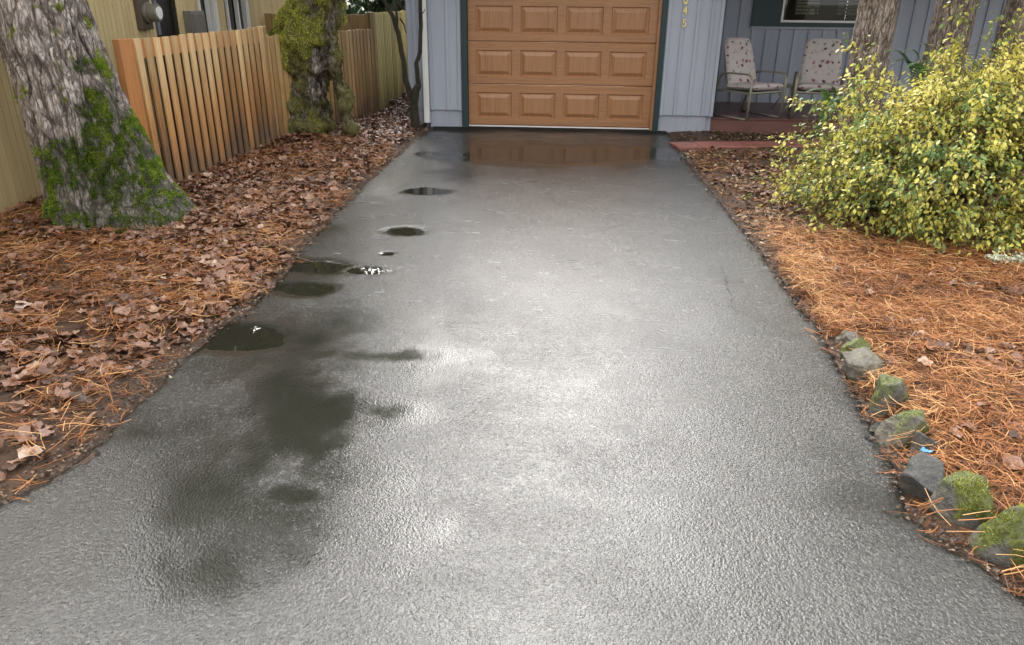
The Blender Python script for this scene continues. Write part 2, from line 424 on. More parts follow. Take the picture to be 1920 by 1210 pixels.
DW = 2.44; SEC = .5295; WY = -.085
house = thing('house', 'blue-grey board-and-batten house with a brown garage door and a recessed front porch', 'house', (0, 0, 0))
door = thing('garage_door', None, None); door.parent = house; 
def door_section(k):
    x0, x1, z0, z1 = -.03, DW+.03, .022+k*SEC, .022+(k+1)*SEC-.004
    mb = MB()
    px0, pw, ph = .115, .475, .325
    gap = (DW-2*px0-4*pw)/3
    zc = (z0+z1)/2; pz0, pz1 = zc-ph/2, zc+ph/2
    xs = [x0]
    for i in range(4): xs += [px0+i*(pw+gap), px0+i*(pw+gap)+pw]
    xs.append(x1); zs = [z0+.012, pz0, pz1, z1-.012]
    for i in range(len(xs)-1):
        for j in range(3):
            if j == 1 and i % 2 == 1: continue
            mb.add([(xs[i],0,zs[j]),(xs[i+1],0,zs[j]),(xs[i+1],0,zs[j+1]),(xs[i],0,zs[j+1])], [(0,1,2,3)])
    # tongue lips above and below
    mb.add([(x0,.012,z0),(x1,.012,z0),(x1,0,z0+.012),(x0,0,z0+.012)], [(0,1,2,3)])
    mb.add([(x0,0,z1-.012),(x1,0,z1-.012),(x1,.012,z1),(x0,.012,z1)], [(0,1,2,3)])
    mb.add([(x0,.03,z0),(x1,.03,z0),(x1,.012,z0),(x0,.012,z0)], [(0,1,2,3)])
    mb.add([(x0,.03,z1),(x0,.012,z1),(x1,.012,z1),(x1,.03,z1)], [(0,1,2,3)])
    for i in range(4):
        a0 = px0+i*(pw+gap); a1 = a0+pw
        rings = [(0, 0), (.010, .016), (.022, .016), (.030, .012), (.066, -.004), (.070, -.004)]
        q = [[(a0+o,d,pz0+o),(a1-o,d,pz0+o),(a1-o,d,pz1-o),(a0+o,d,pz1-o)] for o, d in rings]
        for r0, r1 in zip(q[:-1], q[1:]):
            for e in range(4):
                f = (e+1) % 4
                mb.add([r0[e], r0[f], r1[f], r1[e]], [(0,1,2,3)], .5, 1)
        mb.add(q[-1], [(0,1,2,3)], .5, 1)
    o = mb.build('door_section', [m_dh, m_dv], door, slots=True)
for k in range(4): door_section(k)
mb = MB(); mb.box(-.01, DW+.01, .004, .03, .004, .021); mb.build('weather_strip', m_white, door)

def batten_wall(name, x0, x1, yf, z0, z1, m, parent, bx, bw=.042, edge=True, depth=.09):
    mb = MB(); mb.box(x0, x1, yf, yf+depth, z0, z1)
    for x in bx: mb.box(x-bw/2, x+bw/2, yf-.018, yf-.0005, z0-.002, z1-.001, random.random())
    return mb.build(name, m, parent, bevel=.003)
zl = float(at_y(866, 207, WY)[2]); zr = float(at_y(1300, 217.5, WY)[2])
xL = float(at_y(768, 190, WY)[0]); xRr = float(at_y(1336, 216, WY)[0])
xtl0, xtl1 = float(at_y(867, 230, WY)[0]), float(at_y(878, 230, WY)[0])
xtr0, xtr1 = float(at_y(1223.5, 240, WY)[0]), float(at_y(1233, 240, WY)[0])
batten_wall('siding', xL, xtl0-.001, WY, zl, 2.6, m_blue, house, [xL+.025, xtl0-.40, xtl0-.2+.02, xtl0-.03, xtl0-.6])
batten_wall('siding', xtr1+.001, xRr, WY, zr, 2.6, m_blue, house, [xtr1+.03, xtr1+.2, xtr1+.38, xtr1+.56, xRr-.022])
mb = MB(); mb.box(xL, xtl1+2.6*0+DW+.2, WY+.002, .05, 2.25, 2.6); mb.build('lintel', m_blue, house)
mb = MB(); mb.box(xL+.02, xtl0-.002, WY+.025, .1, -.15, zl+.01); mb.build('foundation', m_found, house, bevel=.006)
mb = MB(); mb.box(xtr1+.002, xRr-.075, WY+.025, .1, -.15, zr+.01); mb.build('foundation', m_found, house, bevel=.006)
for a, c in ((xtl0, xtl1), (xtr0, xtr1)):
    mb = MB(); mb.box(a, c, WY-.02, .005, -.02, 2.25); mb.build('door_trim', m_teal, house, bevel=.002)
mb = MB(); mb.box(xtl1, .012, WY+.03, .004, 0, 2.2); mb.build('door_jamb', m_dh, house)
mb = MB(); mb.box(DW-.012, xtr0, WY+.03, .004, 0, 2.2); mb.build('door_jamb', m_dh, house)
mb = MB(); mb.box(xL, xL+.09, WY+.091, 4.0, -.1, 2.6); mb.build('side_wall', m_blue, house)
mb = MB(); mb.box(xRr-.09, xRr, WY+.091, 1.70, -.1, 2.6); mb.build('side_wall', m_blue, house)
# low roof
mb = MB()
mb.add([(-1.5,-.75,2.52),(9.5,-.75,2.52),(9.5,4.5,3.9),(-1.5,4.5,3.9),(-1.5,-.75,2.66),(9.5,-.75,2.66),(9.5,4.5,4.04),(-1.5,4.5,4.04)],
       [(3,2,1,0),(4,5,6,7),(0,1,5,4),(1,2,6,5),(2,3,7,6),(3,0,4,7)])
mb.build('roof', m_roofm, house)
# downspout
a = at_y(793.5, 0, WY-.09); c = at_y(801, 226, WY-.09)
mb = MB(); ds = float(c[0]); hw = .036
mb.box(ds-hw, ds+hw, WY-.115, WY-.055, float(c[2])-.03, 2.5); mb.box(ds-hw-.004, ds+hw+.004, WY-.12, WY-.05, 1.3, 1.34)
dn = mb.build('downspout', m_white, house, bevel=.008)
mb = MB(); mb.tube([(ds, WY-.085, float(c[2])-.031), (ds, WY-.10, -.06)], .045, 12); mb.build('drain_collar', m_black, dn)
# house numbers: brass digits 0 4 5 running down the wall
m_gold = simple('brass', (.75, .58, .22), .3, .85, .1)
def digit(ch, px_, py_):
    cu = bpy.data.curves.new('digit', 'FONT'); cu.body = ch; cu.size = .14; cu.extrude = .006; cu.bevel_depth = .0012; cu.align_x = 'CENTER'; cu.align_y = 'CENTER'
    t = bpy.data.objects.new('digit_tmp', cu); COL.objects.link(t)
    dg = bpy.context.evaluated_depsgraph_get(); dg.update()
    me = bpy.data.meshes.new_from_object(t.evaluated_get(dg)); bpy.data.objects.remove(t); bpy.data.curves.remove(cu)
    me.materials.clear(); me.materials.append(m_gold)
    o = bpy.data.objects.new('house_number_digit', me); COL.objects.link(o); o.parent = house
    p = at_y(px_, py_, WY-.028); o.location = p; o.rotation_euler = (R(90), 0, 0); o.scale = (.85, .92, 1)
for ch, a, c in (('0', 1285.5, 1.5), ('4', 1284.5, 21), ('5', 1283, 44.5)): digit(ch, a, c)

# ---- porch
PY = 1.75
pz = .15
m_tile = simple('red_porch_tile', (.13, .058, .046), .35, 0, .3, 6, .3, 30)
m_brick, nt, b = mat('red_brick_edge')
v = coords(nt); n1 = noise(nt, v, 9, 5, .6)
bt = nt.nodes.new('ShaderNodeTexBrick'); bt.offset = .5
bt.inputs['Scale'].default_value = 1.0; bt.inputs['Brick Width'].default_value = .30; bt.inputs['Row Height'].default_value = .085; bt.inputs['Mortar Size'].default_value = .004
bt.inputs['Color1'].default_value = (.18, .075, .058, 1); bt.inputs['Color2'].default_value = (.13, .06, .05, 1); bt.inputs['Mortar'].default_value = (.13, .07, .06, 1)
mp = coords(nt, (1, 1, 1), 'Object', (R(90), 0, 0)); nt.links.new(mp, bt.inputs['Vector'])
nt.links.new(mixc(nt, .5, bt.outputs['Color'], mixc(nt, n1.outputs['Fac'], (.09, .04, .035), (.27, .125, .10))), b.inputs['Base Color']); b.inputs['Roughness'].default_value = .5
x0p = xRr-.08; pf = .02
mb = MB(); mb.box(x0p, 8.5, pf, pf+.1, -.15, pz-.001); mb.build('porch_edge', m_brick, house, bevel=.004)
mb = MB(); mb.box(x0p, 8.5, pf-.012, PY+.05, pz, pz+.022); mb.build('porch_floor', m_tile, house, bevel=.004)
# back wall with a window opening
wx0 = float(at_y(1409, 30, PY)[0]); wf0 = float(at_y(1466, 30, PY)[0]); wz0 = float(at_y(1470, 42, PY)[2]); tz0 = float(at_y(1450, 50, PY)[2])
wf1 = float(at_y(1640, 30, PY)[0]); wz1 = 2.25
mb = MB()
mb.box(2.2, wf0, PY, PY+.12, pz-.05, 2.75); mb.box(wf0, wf1, PY, PY+.12, pz-.05, wz0); mb.box(wf0, wf1, PY, PY+.12, wz1, 2.75); mb.box(wf1, 8.5, PY, PY+.12, pz-.05, 2.75)
x = 2.6
capz = tz0-.035
while x < 8.4:
    top = capz if (x > wx0-.02 and x < wf1+.13) else 2.6
    mb.box(x-.021, x+.021, PY-.018, PY-.0005, pz+.03, top, random.random()); x += .205
mb.box(wx0, wf1+.13, PY-.026, PY-.001, capz+.001, capz+.035)
mb.build('porch_wall', m_porchblue, house, bevel=.003)
win = thing('window', None, None); win.parent = house
mb = MB()
mb.box(wx0, wf0-.02, PY-.035, PY-.002, capz+.037, wz1+.1)
for k in range(9): mb.box(wx0+.03, wf0-.05, PY-.040, PY-.0355, tz0+.05+k*.14, tz0+.05+k*.14+.11)
mb.box(wf0-.02, wf1+.1, PY-.034, PY-.002, capz+.037, wz0-.001)
mb.box(wf0-.02, wf1+.1, PY-.034, PY-.002, wz1, wz1+.1); mb.box(wf1+.02, wf1+.14, PY-.033, PY-.002, wz0, wz1-.001)
mb.build('window_trim', m_teal, win)
mb = MB()
for A in ((wf0-.019, wf0+.012, wz0, wz1), (wf1-.012, wf1+.019, wz0, wz1)): mb.box(A[0], A[1], PY-.045, PY+.05, A[2], A[3])
mb.box(wf0+.013, wf1-.013, PY-.045, PY+.05, wz0, wz0+.03); mb.box(wf0+.013, wf1-.013, PY-.045, PY+.05, wz1-.03, wz1)
mb.build('frame', m_white, win, bevel=.003)
m_glass, nt, b = mat('window_glass')
out = nt.nodes['Material Output']; gl = nd(nt, 'ShaderNodeBsdfGlossy', Roughness=.01); tr = nt.nodes.new('ShaderNodeBsdfTransparent'); tr.inputs['Color'].default_value = (.85, .88, .86, 1)
fr = nd(nt, 'ShaderNodeFresnel', IOR=1.5); mx = nt.nodes.new('ShaderNodeMixShader')
lk(nt, fr, 0, mx, 0); lk(nt, tr, 0, mx, 1); lk(nt, gl, 0, mx, 2); lk(nt, mx, 0, out, 'Surface')
mb = MB(); mb.box(wf0+.013, wf1-.013, PY+.01, PY+.014, wz0+.031, wz1-.031); mb.build('pane', m_glass, win)
m_room = simple('dim_room', (.15, .12, .085), .9, 0, .3, 2)
m_blind = simple('window_blind', (.66, .60, .46), .6, 0, .1, 4)
mb = MB(); y0 = PY+.121
mb.box(wf0-.3, wf1+.3, y0+2.0, y0+2.05, .3, 2.6); mb.box(wf0-.36, wf0-.31, y0, y0+2.0, .3, 2.6); mb.box(wf1+.31, wf1+.36, y0, y0+2.0, .3, 2.6); mb.box(wf0-.3, wf1+.3, y0, y0+2, .6, wz0-.06); mb.box(wf0-.36, wf1+.36, y0, y0+2, 2.61, 2.66)
mb.build('room_interior', m_room, win)
mb = MB()
bx0 = float(at_y(1492, 20, PY+1.2)[0]); bz0 = float(at_y(1492, 27, PY+1.2)[2])
for k in range(22): mb.box(bx0, bx0+.36, PY+1.2, PY+1.21, bz0+k*.05, bz0+k*.05+.034)
mb.build('blind', m_blind, win); mb = MB(); bx1 = float(at_y(1570, 20, PY+1.2)[0])
for k in range(22): mb.box(bx1, bx1+.5, PY+1.2, PY+1.21, bz0+k*.05, bz0+k*.05+.034, .2)
mb.build('blind', m_blind, win)
# kitchen tap just inside the pane
p = at_y(1522, 26, PY+.4); pzz = wz0-.05
mb = MB(); X0 = float(p[0])
mb.tube([(X0-.06, PY+.4, pzz), (X0-.06, PY+.4, float(p[2])+.02)]+[(X0-.06+.06-.06*math.cos(t), PY+.4, float(p[2])+.02+.075*math.sin(t)) for t in np.linspace(.2, math.pi, 9)]+[(X0+.06, PY+.4, float(p[2])-.03)], .012, 8)
tag(mb.build('tap', m_black, None, smooth=True), 'black arched kitchen tap behind the glass of the porch window', 'tap')

# ---- red brick edging between driveway and shrub
bo = thing('brick_edging', 'flat red brick edging strip from the driveway to the shrub before the porch', 'edging')
A = at(1264, 270, .03); Bq = at(1478, 267, .03); mb = MB(); dv = Vector((Bq[0]-A[0], Bq[1]-A[1], 0)); L = dv.length+1.0; ang = math.atan2(dv.y, dv.x)
T = Matrix.Translation((A[0], A[1], 0)) @ Matrix.Rotation(ang, 4, 'Z')
x = 0
m_edg = paint('edging_brick', (.34, .135, .11), .45, .25)
while x < L:
    ww = .29
    mb.box(x, x+ww-.006, -.17, .17, -.06, .022+random.uniform(-.003, .003), random.random(), mt=T @ Matrix.Rotation(random.uniform(-.006, .006), 4, 'Y')); x += ww
mb.build('brick', m_edg, bo, bevel=.006)

# ================================================================== NEIGHBOUR'S HOUSE AND FENCES
m_olive = paint('olive_siding', (.64, .51, .27), .6, .15)
m_groove = simple('siding_groove', (.035, .028, .016), .9)
NX = -3.06; NY0, NY1 = -9.0, 3.1
nh = thing('neighbour_house', 'olive vertical-board house behind the slatted fence on the left', 'house', (NX, 0, 0))
def nb_build(mb, name, m, bevel=0, parent=None):
    o = mb.build(name, m, parent or nh, bevel=bevel); 
    if parent is None: o.matrix_parent_inverse = Matrix.Translation((-NX, 0, 0))
    return o
W = []
for (pa, pb) in (((375, 40), (403, 40)), ((427, 40), (463, 40))):
    W.append((float(at_x(*pa, NX)[1]), float(at_x(*pb, NX)[1])))
dk = (float(at_x(291, 30, NX)[1]), float(at_x(332, 30, NX)[1]))
holes = [(dk[0], dk[1], .0, 2.15)]+[(a_, b_, 1.05, 2.2) for a_, b_ in W]
mb = MB(); mg = MB()
y = NY0
while y < NY1:
    y1 = y+.066
    zs = [(-.1, 2.42)]
    for (a_, b_, z0, z1) in holes:
        if y1 > a_ and y < b_: zs = [(-.1, z0), (z1, 2.42)]
    for z0, z1 in zs:
        if z1-z0 > .02: mb.box(NX-.03, NX, y, y1, z0, z1, random.random())
    y += .075
nb_build(mb, 'siding', m_olive)
for (y0, y1, z0, z1) in [(NY0, dk[0], -.1, 2.42), (dk[0], dk[1], 2.15, 2.42), (dk[1], W[0][0], -.1, 2.42), (W[0][1], W[1][0], -.1, 2.42), (W[1][1], NY1, -.1, 2.42)]+[(a_, b_, -.1, 1.05) for a_, b_ in W]+[(a_, b_, 2.2, 2.42) for a_, b_ in W]:
    mg.box(NX-.08, NX-.012, y0, y1, z0, z1)
mg.box(NX-6, NX-.081, NY1-.1, NY1, -.1, 2.42)
nb_build(mg, 'wall', m_groove)
m_corner = paint('cream_corner_board', (.55, .44, .27), .6)
mb = MB(); mb.box(NX-.04, NX+.03, NY1, NY1+.12, -.1, 2.42); nb_build(mb, 'corner_board', m_corner)
mb = MB(); mb.box(NX-6, NX+.25, NY0, NY1+.4, 2.42, 2.54); nb_build(mb, 'roof', m_roofm)
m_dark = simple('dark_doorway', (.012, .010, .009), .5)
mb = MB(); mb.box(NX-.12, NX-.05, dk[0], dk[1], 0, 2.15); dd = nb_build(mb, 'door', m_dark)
m_jamb = paint('grey_door_edge', (.16, .18, .22), .4)
mb = MB(); mb.box(NX-.05, NX+.012, dk[0], dk[0]+.05, 1.2, 2.15); nb_build(mb, 'door_frame', m_jamb)
m_dglass, nt, b = mat('dark_window_glass'); b.inputs['Base Color'].default_value = (.02, .025, .02, 1); b.inputs['Roughness'].default_value = .03
for i, (a_, b_) in enumerate(W):
    wn = thing('window', None, None, (NX, 0, 0)); wn.parent = nh; wn.location = (0, 0, 0)
    mb = MB()
    mb.box(-.04, .02, a_, a_+.035, 1.05, 2.2); mb.box(-.04, .02, b_-.035, b_, 1.05, 2.2)
    mid = a_+(b_-a_)*(.55 if i else .62)
    mb.box(-.04, .012, a_+.036, b_-.036, 1.05, 1.09)
    if i == 0: mb.box(-.03, .016, a_+.036, b_-.036, 1.60, 1.64); mb.box(-.03, .012, mid, mid+.03, 1.09, 1.599); mb.box(-.04, .024, b_+.001, b_+.075, 1.0, 2.25)
    else: mb.box(-.03, .016, mid-.02, mid+.03, 1.09, 2.2); mb.box(-.04, .024, b_+.001, b_+.06, 1.0, 2.25)
    mb.build('frame', m_white, wn)
    mb = MB(); mb.box(-.06, -.041, a_+.02, b_-.02, 1.06, 2.19); mb.build('pane', m_dglass, wn)
# electric meter and utility box on its wall
m_gmet = simple('grey_metal', (.20, .19, .17), .45, .3, .15)
m_mdark = simple('brown_meter_box', (.09, .07, .055), .6)
mp_ = at_x(264, 24, NX); my, mz = float(mp_[1]), float(mp_[2])
me_ = thing('electric_meter', 'round glass electric meter on the olive wall left of the dark doorway', 'meter', (NX, my, mz))
mb = MB(); mb.box(.001, .06, -.12, .10, -.16, .14); mb.build('meter_box', m_mdark, me_, bevel=.008)
mb = MB(); mb.tube([(.06, 0, 0), (.10, 0, 0)], .10, 24); mb.tube([(.10, 0, 0), (.19, 0, 0)], .085, 24); mb.build('meter_housing', m_gmet, me_, bevel=.006)
m_mface = simple('meter_face', (.72, .74, .72), .15)
mb = MB(); mb.tube([(.19, 0, 0), (.20, 0, 0)], .06, 20); mb.build('meter_dial', m_mface, me_)
p = at_x(358, 45, NX); uy, uz = float(p[1]), float(p[2])
ub = thing('utility_box', 'grey metal utility box on the olive wall beside the first white window', 'box', (NX, uy, uz))
mb = MB(); mb.box(.001, .10, -.17, .17, -.5, .14); mb.build('cabinet', m_gmet, ub, bevel=.008)
mb = MB(); mb.box(.10, .112, -.15, .15, -.30, .11); mb.box(.112, .13, .10, .13, -.18, -.10); mb.build('lid', m_gmet, ub, bevel=.004)

# ---- fences
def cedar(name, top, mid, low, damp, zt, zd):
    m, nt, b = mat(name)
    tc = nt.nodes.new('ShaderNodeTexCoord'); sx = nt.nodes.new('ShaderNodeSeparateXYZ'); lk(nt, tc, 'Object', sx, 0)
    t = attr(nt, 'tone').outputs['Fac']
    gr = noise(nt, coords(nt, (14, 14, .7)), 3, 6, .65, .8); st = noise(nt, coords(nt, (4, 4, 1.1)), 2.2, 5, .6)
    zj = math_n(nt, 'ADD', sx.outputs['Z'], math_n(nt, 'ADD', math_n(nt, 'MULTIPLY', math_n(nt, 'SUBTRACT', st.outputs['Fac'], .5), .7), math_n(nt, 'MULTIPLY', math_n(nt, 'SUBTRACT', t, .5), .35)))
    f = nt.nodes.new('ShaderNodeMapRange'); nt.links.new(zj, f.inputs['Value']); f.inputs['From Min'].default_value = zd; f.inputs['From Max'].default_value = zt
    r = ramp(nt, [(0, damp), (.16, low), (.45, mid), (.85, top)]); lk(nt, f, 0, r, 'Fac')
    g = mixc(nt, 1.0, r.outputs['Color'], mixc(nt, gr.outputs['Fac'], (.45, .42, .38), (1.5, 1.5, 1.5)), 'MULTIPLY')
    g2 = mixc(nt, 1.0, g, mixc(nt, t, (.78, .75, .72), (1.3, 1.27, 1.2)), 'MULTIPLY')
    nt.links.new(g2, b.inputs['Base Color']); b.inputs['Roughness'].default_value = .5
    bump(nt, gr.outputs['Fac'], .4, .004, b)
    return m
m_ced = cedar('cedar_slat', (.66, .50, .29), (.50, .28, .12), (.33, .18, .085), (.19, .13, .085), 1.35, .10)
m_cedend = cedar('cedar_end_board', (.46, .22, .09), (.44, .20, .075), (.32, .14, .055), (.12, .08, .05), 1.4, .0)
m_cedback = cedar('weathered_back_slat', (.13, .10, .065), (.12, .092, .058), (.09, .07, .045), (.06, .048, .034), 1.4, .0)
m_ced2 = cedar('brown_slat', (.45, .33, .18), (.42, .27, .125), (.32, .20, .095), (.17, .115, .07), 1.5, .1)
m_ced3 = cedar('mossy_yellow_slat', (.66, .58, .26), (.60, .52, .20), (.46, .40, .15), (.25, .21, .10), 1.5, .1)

def slat_fence(label, P, Q, h, n, sw, mats, endw=0, rail=.15, gapback=True, posts=(True, True)):
    """slatted fence from ground point P to Q, front side faces right of P->Q"""
    P = Vector((P[0], P[1], 0)); Q = Vector((Q[0], Q[1], 0)); d = Q-P; L = d.length
    z0 = 0.0
    f = thing('slat_fence', label, 'fence', (P.x, P.y, 0), rz=math.atan2(d.y, d.x))
    # local: +x along, front is -y
    mb = MB()
    for i in range(n):
        x = endw+(i+.5)*(L-endw)/n
        dz = random.uniform(-.006, .006)
        mb.box(x-sw/2, x+sw/2, -.032, -.012, .0+random.uniform(-.02, .03), h+dz, random.random(), mt=Matrix.Rotation(random.uniform(-.003, .003), 4, 'Y'))
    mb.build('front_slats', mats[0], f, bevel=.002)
    mb = MB(); mb.box(endw*.5, L, -.0115, .0115, h-rail, h-.008); mb.build('rail', mats[2], f)
    mb = MB()
    for i in range(n+1):
        x = endw+i*(L-endw)/n
        mb.box(x-.055, x+.055 if i < n else L, .012, .030, -.05, h-.012, random.random())
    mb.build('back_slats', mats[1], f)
    if endw:
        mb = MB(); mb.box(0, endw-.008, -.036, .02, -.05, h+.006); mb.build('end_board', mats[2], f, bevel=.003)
    for on, x in zip(posts, (0, L)):
        if on:
            mb = MB(); mb.box(x-.045, x+.045, -.042, .046, -.1, h+.012, .3); mb.build('post', m_ced2, f, bevel=.004)
    return f
FX = -2.115
p0 = at_x(214, 76, FX-.02)
F1A = (FX-.02, float(p0[1])); F1B = (-2.095, -1.60); F1H = float(p0[2])
F2B = (-1.475, .92)
print('fence', F1A, F1H)
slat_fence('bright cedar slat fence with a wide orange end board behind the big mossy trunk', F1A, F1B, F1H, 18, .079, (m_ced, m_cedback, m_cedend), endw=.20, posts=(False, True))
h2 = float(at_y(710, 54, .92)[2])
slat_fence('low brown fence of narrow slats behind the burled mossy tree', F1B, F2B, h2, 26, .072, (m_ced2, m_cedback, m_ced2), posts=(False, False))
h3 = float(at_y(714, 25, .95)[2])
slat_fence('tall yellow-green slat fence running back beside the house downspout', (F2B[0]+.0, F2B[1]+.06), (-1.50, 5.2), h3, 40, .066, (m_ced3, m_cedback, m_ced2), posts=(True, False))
bf = thing('plank_fence', 'brown solid plank fence crossing behind the low slat fence', 'fence', (-1.5, 1.12, 0))
hb = float(at_y(640, 27, 1.12)[2])
mb = MB(); x = -.04
while x > -2.2:
    mb.box(x-.14, x-.002, -.012, .012, -.05, hb+random.uniform(-.004, .004), random.random()); x -= .142
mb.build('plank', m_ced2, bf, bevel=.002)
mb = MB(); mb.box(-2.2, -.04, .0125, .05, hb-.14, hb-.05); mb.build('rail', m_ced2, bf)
#PART3
# ================================================================== VEGETATION HELPERS
def grid_faces(nr, nc, wrap=False):
    if wrap:
        i, k = np.meshgrid(np.arange(nr-1), np.arange(nc), indexing='ij'); k2 = (k+1) % nc
    else:
        i, k = np.meshgrid(np.arange(nr-1), np.arange(nc-1), indexing='ij'); k2 = k+1
    return np.stack([i*nc+k, i*nc+k2, (i+1)*nc+k2, (i+1)*nc+k], -1).reshape(-1, 4)

def foliage_mat(name, stops, rough=.4, trans=.35):
    m, nt, b = mat(name)
    t = attr(nt, 'tone'); r = ramp(nt, stops); lk(nt, t, 'Fac', r, 'Fac'); lk(nt, r, 'Color', b, 'Base Color')
    b.inputs['Roughness'].default_value = rough
    if trans:
        out = nt.nodes['Material Output']; tl = nt.nodes.new('ShaderNodeBsdfTranslucent'); lk(nt, r, 'Color', tl, 'Color')
        mx = nt.nodes.new('ShaderNodeMixShader'); mx.inputs[0].default_value = trans
        lk(nt, b, 0, mx, 1); lk(nt, tl, 0, mx, 2); lk(nt, mx, 0, out, 'Surface')
    return m

def card_cloud(name, pts, size, m, parent=None, rg=RNG, droop=.5):
    """many small pointed leaf-clump faces scattered at pts"""
    N = len(pts)
    V = np.array([(-.5,0,0),(-.1,.22,.05),(.5,0,-.06),(-.05,-.24,.03)]); F = np.array([[0,1,2],[0,2,3]])
    rot = rots(rg.uniform(0, 6.283, N), rg.normal(droop, .5, N), rg.uniform(-1.2, 1.2, N))
    s = size*rg.uniform(.5, 1.4, N)
    P, FF = copies(V, F, pts, rot, s)
    return link_mesh(name, P, FF, m, parent, fattr=np.repeat(np.clip(rg.uniform(0, 1, N)*.7+.3*(.5+.5*vn(pts[:,0]*1.3, pts[:,1]*1.3, pts[:,2]*1.3, 5)), 0, 1), 2))

def moss_tufts(name, pts, nrm, per, length, m, parent=None, rg=RNG, hang=0.0, spread=.018, wid=.004, tone0=None):
    """short blades growing out of the surface points"""
    N = len(pts)*per
    P = np.repeat(pts, per, 0)+rg.normal(0, spread, (N, 3)); n = np.repeat(nrm, per, 0)
    P = P - n*np.sum((P-np.repeat(pts, per, 0))*n, 1)[:, None]
    d = n+rg.normal(0, .45, (N, 3)); d[:, 2] += .35-hang*1.6; d /= np.linalg.norm(d, axis=1)[:, None]
    L = length*rg.uniform(.5, 1.35, N)[:, None]
    s = np.cross(d, rg.normal(0, 1, (N, 3))); s /= np.linalg.norm(s, axis=1)[:, None]+1e-9
    w_ = wid*rg.uniform(.7, 1.5, N)[:, None]
    A = P-s*w_-n*.004; B = P+s*w_-n*.004; C_ = P+d*L*.6+s*w_*.8; D = P+d*L; D[:, 2] -= hang*L[:, 0]*.5
    V = np.stack([A, B, C_, D], 1).reshape(-1, 3)
    I = np.arange(N)*4
    F = np.concatenate([np.stack([I, I+1, I+2], 1), np.stack([I, I+2, I+3], 1)])
    t = np.repeat(tone0, per) if tone0 is not None else np.zeros(N)+.5
    t = np.clip(t+rg.normal(0, .16, N), 0, 1)
    return link_mesh(name, V, F, m, parent, fattr=np.concatenate([t, t]))
m_moss = foliage_mat('bright_moss', [(0, (.02, .045, .006)), (.45, (.085, .165, .014)), (.8, (.19, .29, .022)), (1, (.33, .40, .05))], .6, .25)
m_ymoss = foliage_mat('yellow_moss', [(0, (.045, .034, .014)), (.35, (.11, .095, .026)), (.6, (.22, .23, .035)), (.8, (.36, .38, .05)), (1, (.54, .54, .10))], .65, .25)

# ------------------------------------------------------------------ the big leaning conifer trunk
def bark_mat(name, dark, mid, light, flake, scale=1.0, green=.0, mossc=(.032, .036, .014)):
    m, nt, b = mat(name)
    h = attr(nt, 'h').outputs['Fac']
    v = coords(nt, (1, 1, .20)); v2 = coords(nt, (1, 1, .55))
    n1 = noise(nt, v, 26*scale, 7, .68, .7); n2 = noise(nt, v2, 75*scale, 5, .7, .4); n3 = noise(nt, coords(nt), 2.6*scale, 3, .5)
    dv = nt.nodes.new('ShaderNodeVectorMath'); dv.operation = 'MULTIPLY_ADD'
    nt.links.new(n1.outputs['Color'], dv.inputs[0]); dv.inputs[1].default_value = (.045, .045, .045); nt.links.new(v, dv.inputs[2])
    def cells(sc, feat):
        q = nd(nt, 'ShaderNodeTexVoronoi', Scale=sc*scale); q.feature = feat; lk(nt, dv, 0, q, 'Vector'); return q
    e1, e2, vo = cells(15, 'DISTANCE_TO_EDGE'), cells(46, 'DISTANCE_TO_EDGE'), cells(46, 'F1')
    def sm(o, w_): 
        q = nt.nodes.new('ShaderNodeMapRange'); q.interpolation_type = 'SMOOTHSTEP'; nt.links.new(o, q.inputs['Value']); q.inputs['From Max'].default_value = w_; return q.outputs[0]
    L1, L2 = sm(e1.outputs['Distance'], .10), sm(e2.outputs['Distance'], .16)
    f = math_n(nt, 'ADD', math_n(nt, 'MULTIPLY', h, .70), math_n(nt, 'MULTIPLY', math_n(nt, 'SUBTRACT', n1.outputs['Fac'], .5), .8))
    r = ramp(nt, [(.04, dark), (.26, mid), (.62, light), (.95, [min(1, x*1.15) for x in light])]); nt.links.new(f, r.inputs['Fac'])
    fl = ramp(nt, [(.0, (0, 0, 0)), (.66, (0, 0, 0)), (.74, (1, 1, 1))]); lk(nt, vo, 'Color', fl, 'Fac')
    fm = math_n(nt, 'MULTIPLY', math_n(nt, 'MULTIPLY', fl.outputs['Color'], math_n(nt, 'MULTIPLY', n3.outputs['Fac'], 1.6)), math_n(nt, 'MULTIPLY', h, L2), True)
    c = mixc(nt, fm, r.outputs['Color'], flake)
    c = mixc(nt, 1.0, c, mixc(nt, L1, (.48, .44, .42), (1.15, 1.15, 1.15)), 'MULTIPLY')
    c = mixc(nt, 1.0, c, mixc(nt, L2, (.70, .67, .65), (1.1, 1.1, 1.1)), 'MULTIPLY')
    c = mixc(nt, math_n(nt, 'MULTIPLY', math_n(nt, 'SUBTRACT', n2.outputs['Fac'], .35), 1.6, True), mixc(nt, 1.0, c, (.70, .66, .63), 'MULTIPLY'), c)
    if green:
        gm = attr(nt, 'moss').outputs['Fac']
        c = mixc(nt, math_n(nt, 'MULTIPLY', gm, math_n(nt, 'ADD', n1.outputs['Fac'], .25), True), c, mossc)
    nt.links.new(c, b.inputs['Base Color']); b.inputs['Roughness'].default_value = .75
    hh = math_n(nt, 'ADD', math_n(nt, 'ADD', n2.outputs['Fac'], n1.outputs['Fac']), math_n(nt, 'ADD', L1, math_n(nt, 'MULTIPLY', L2, .6)))
    bump(nt, hh, .9, .012, b)
    return m
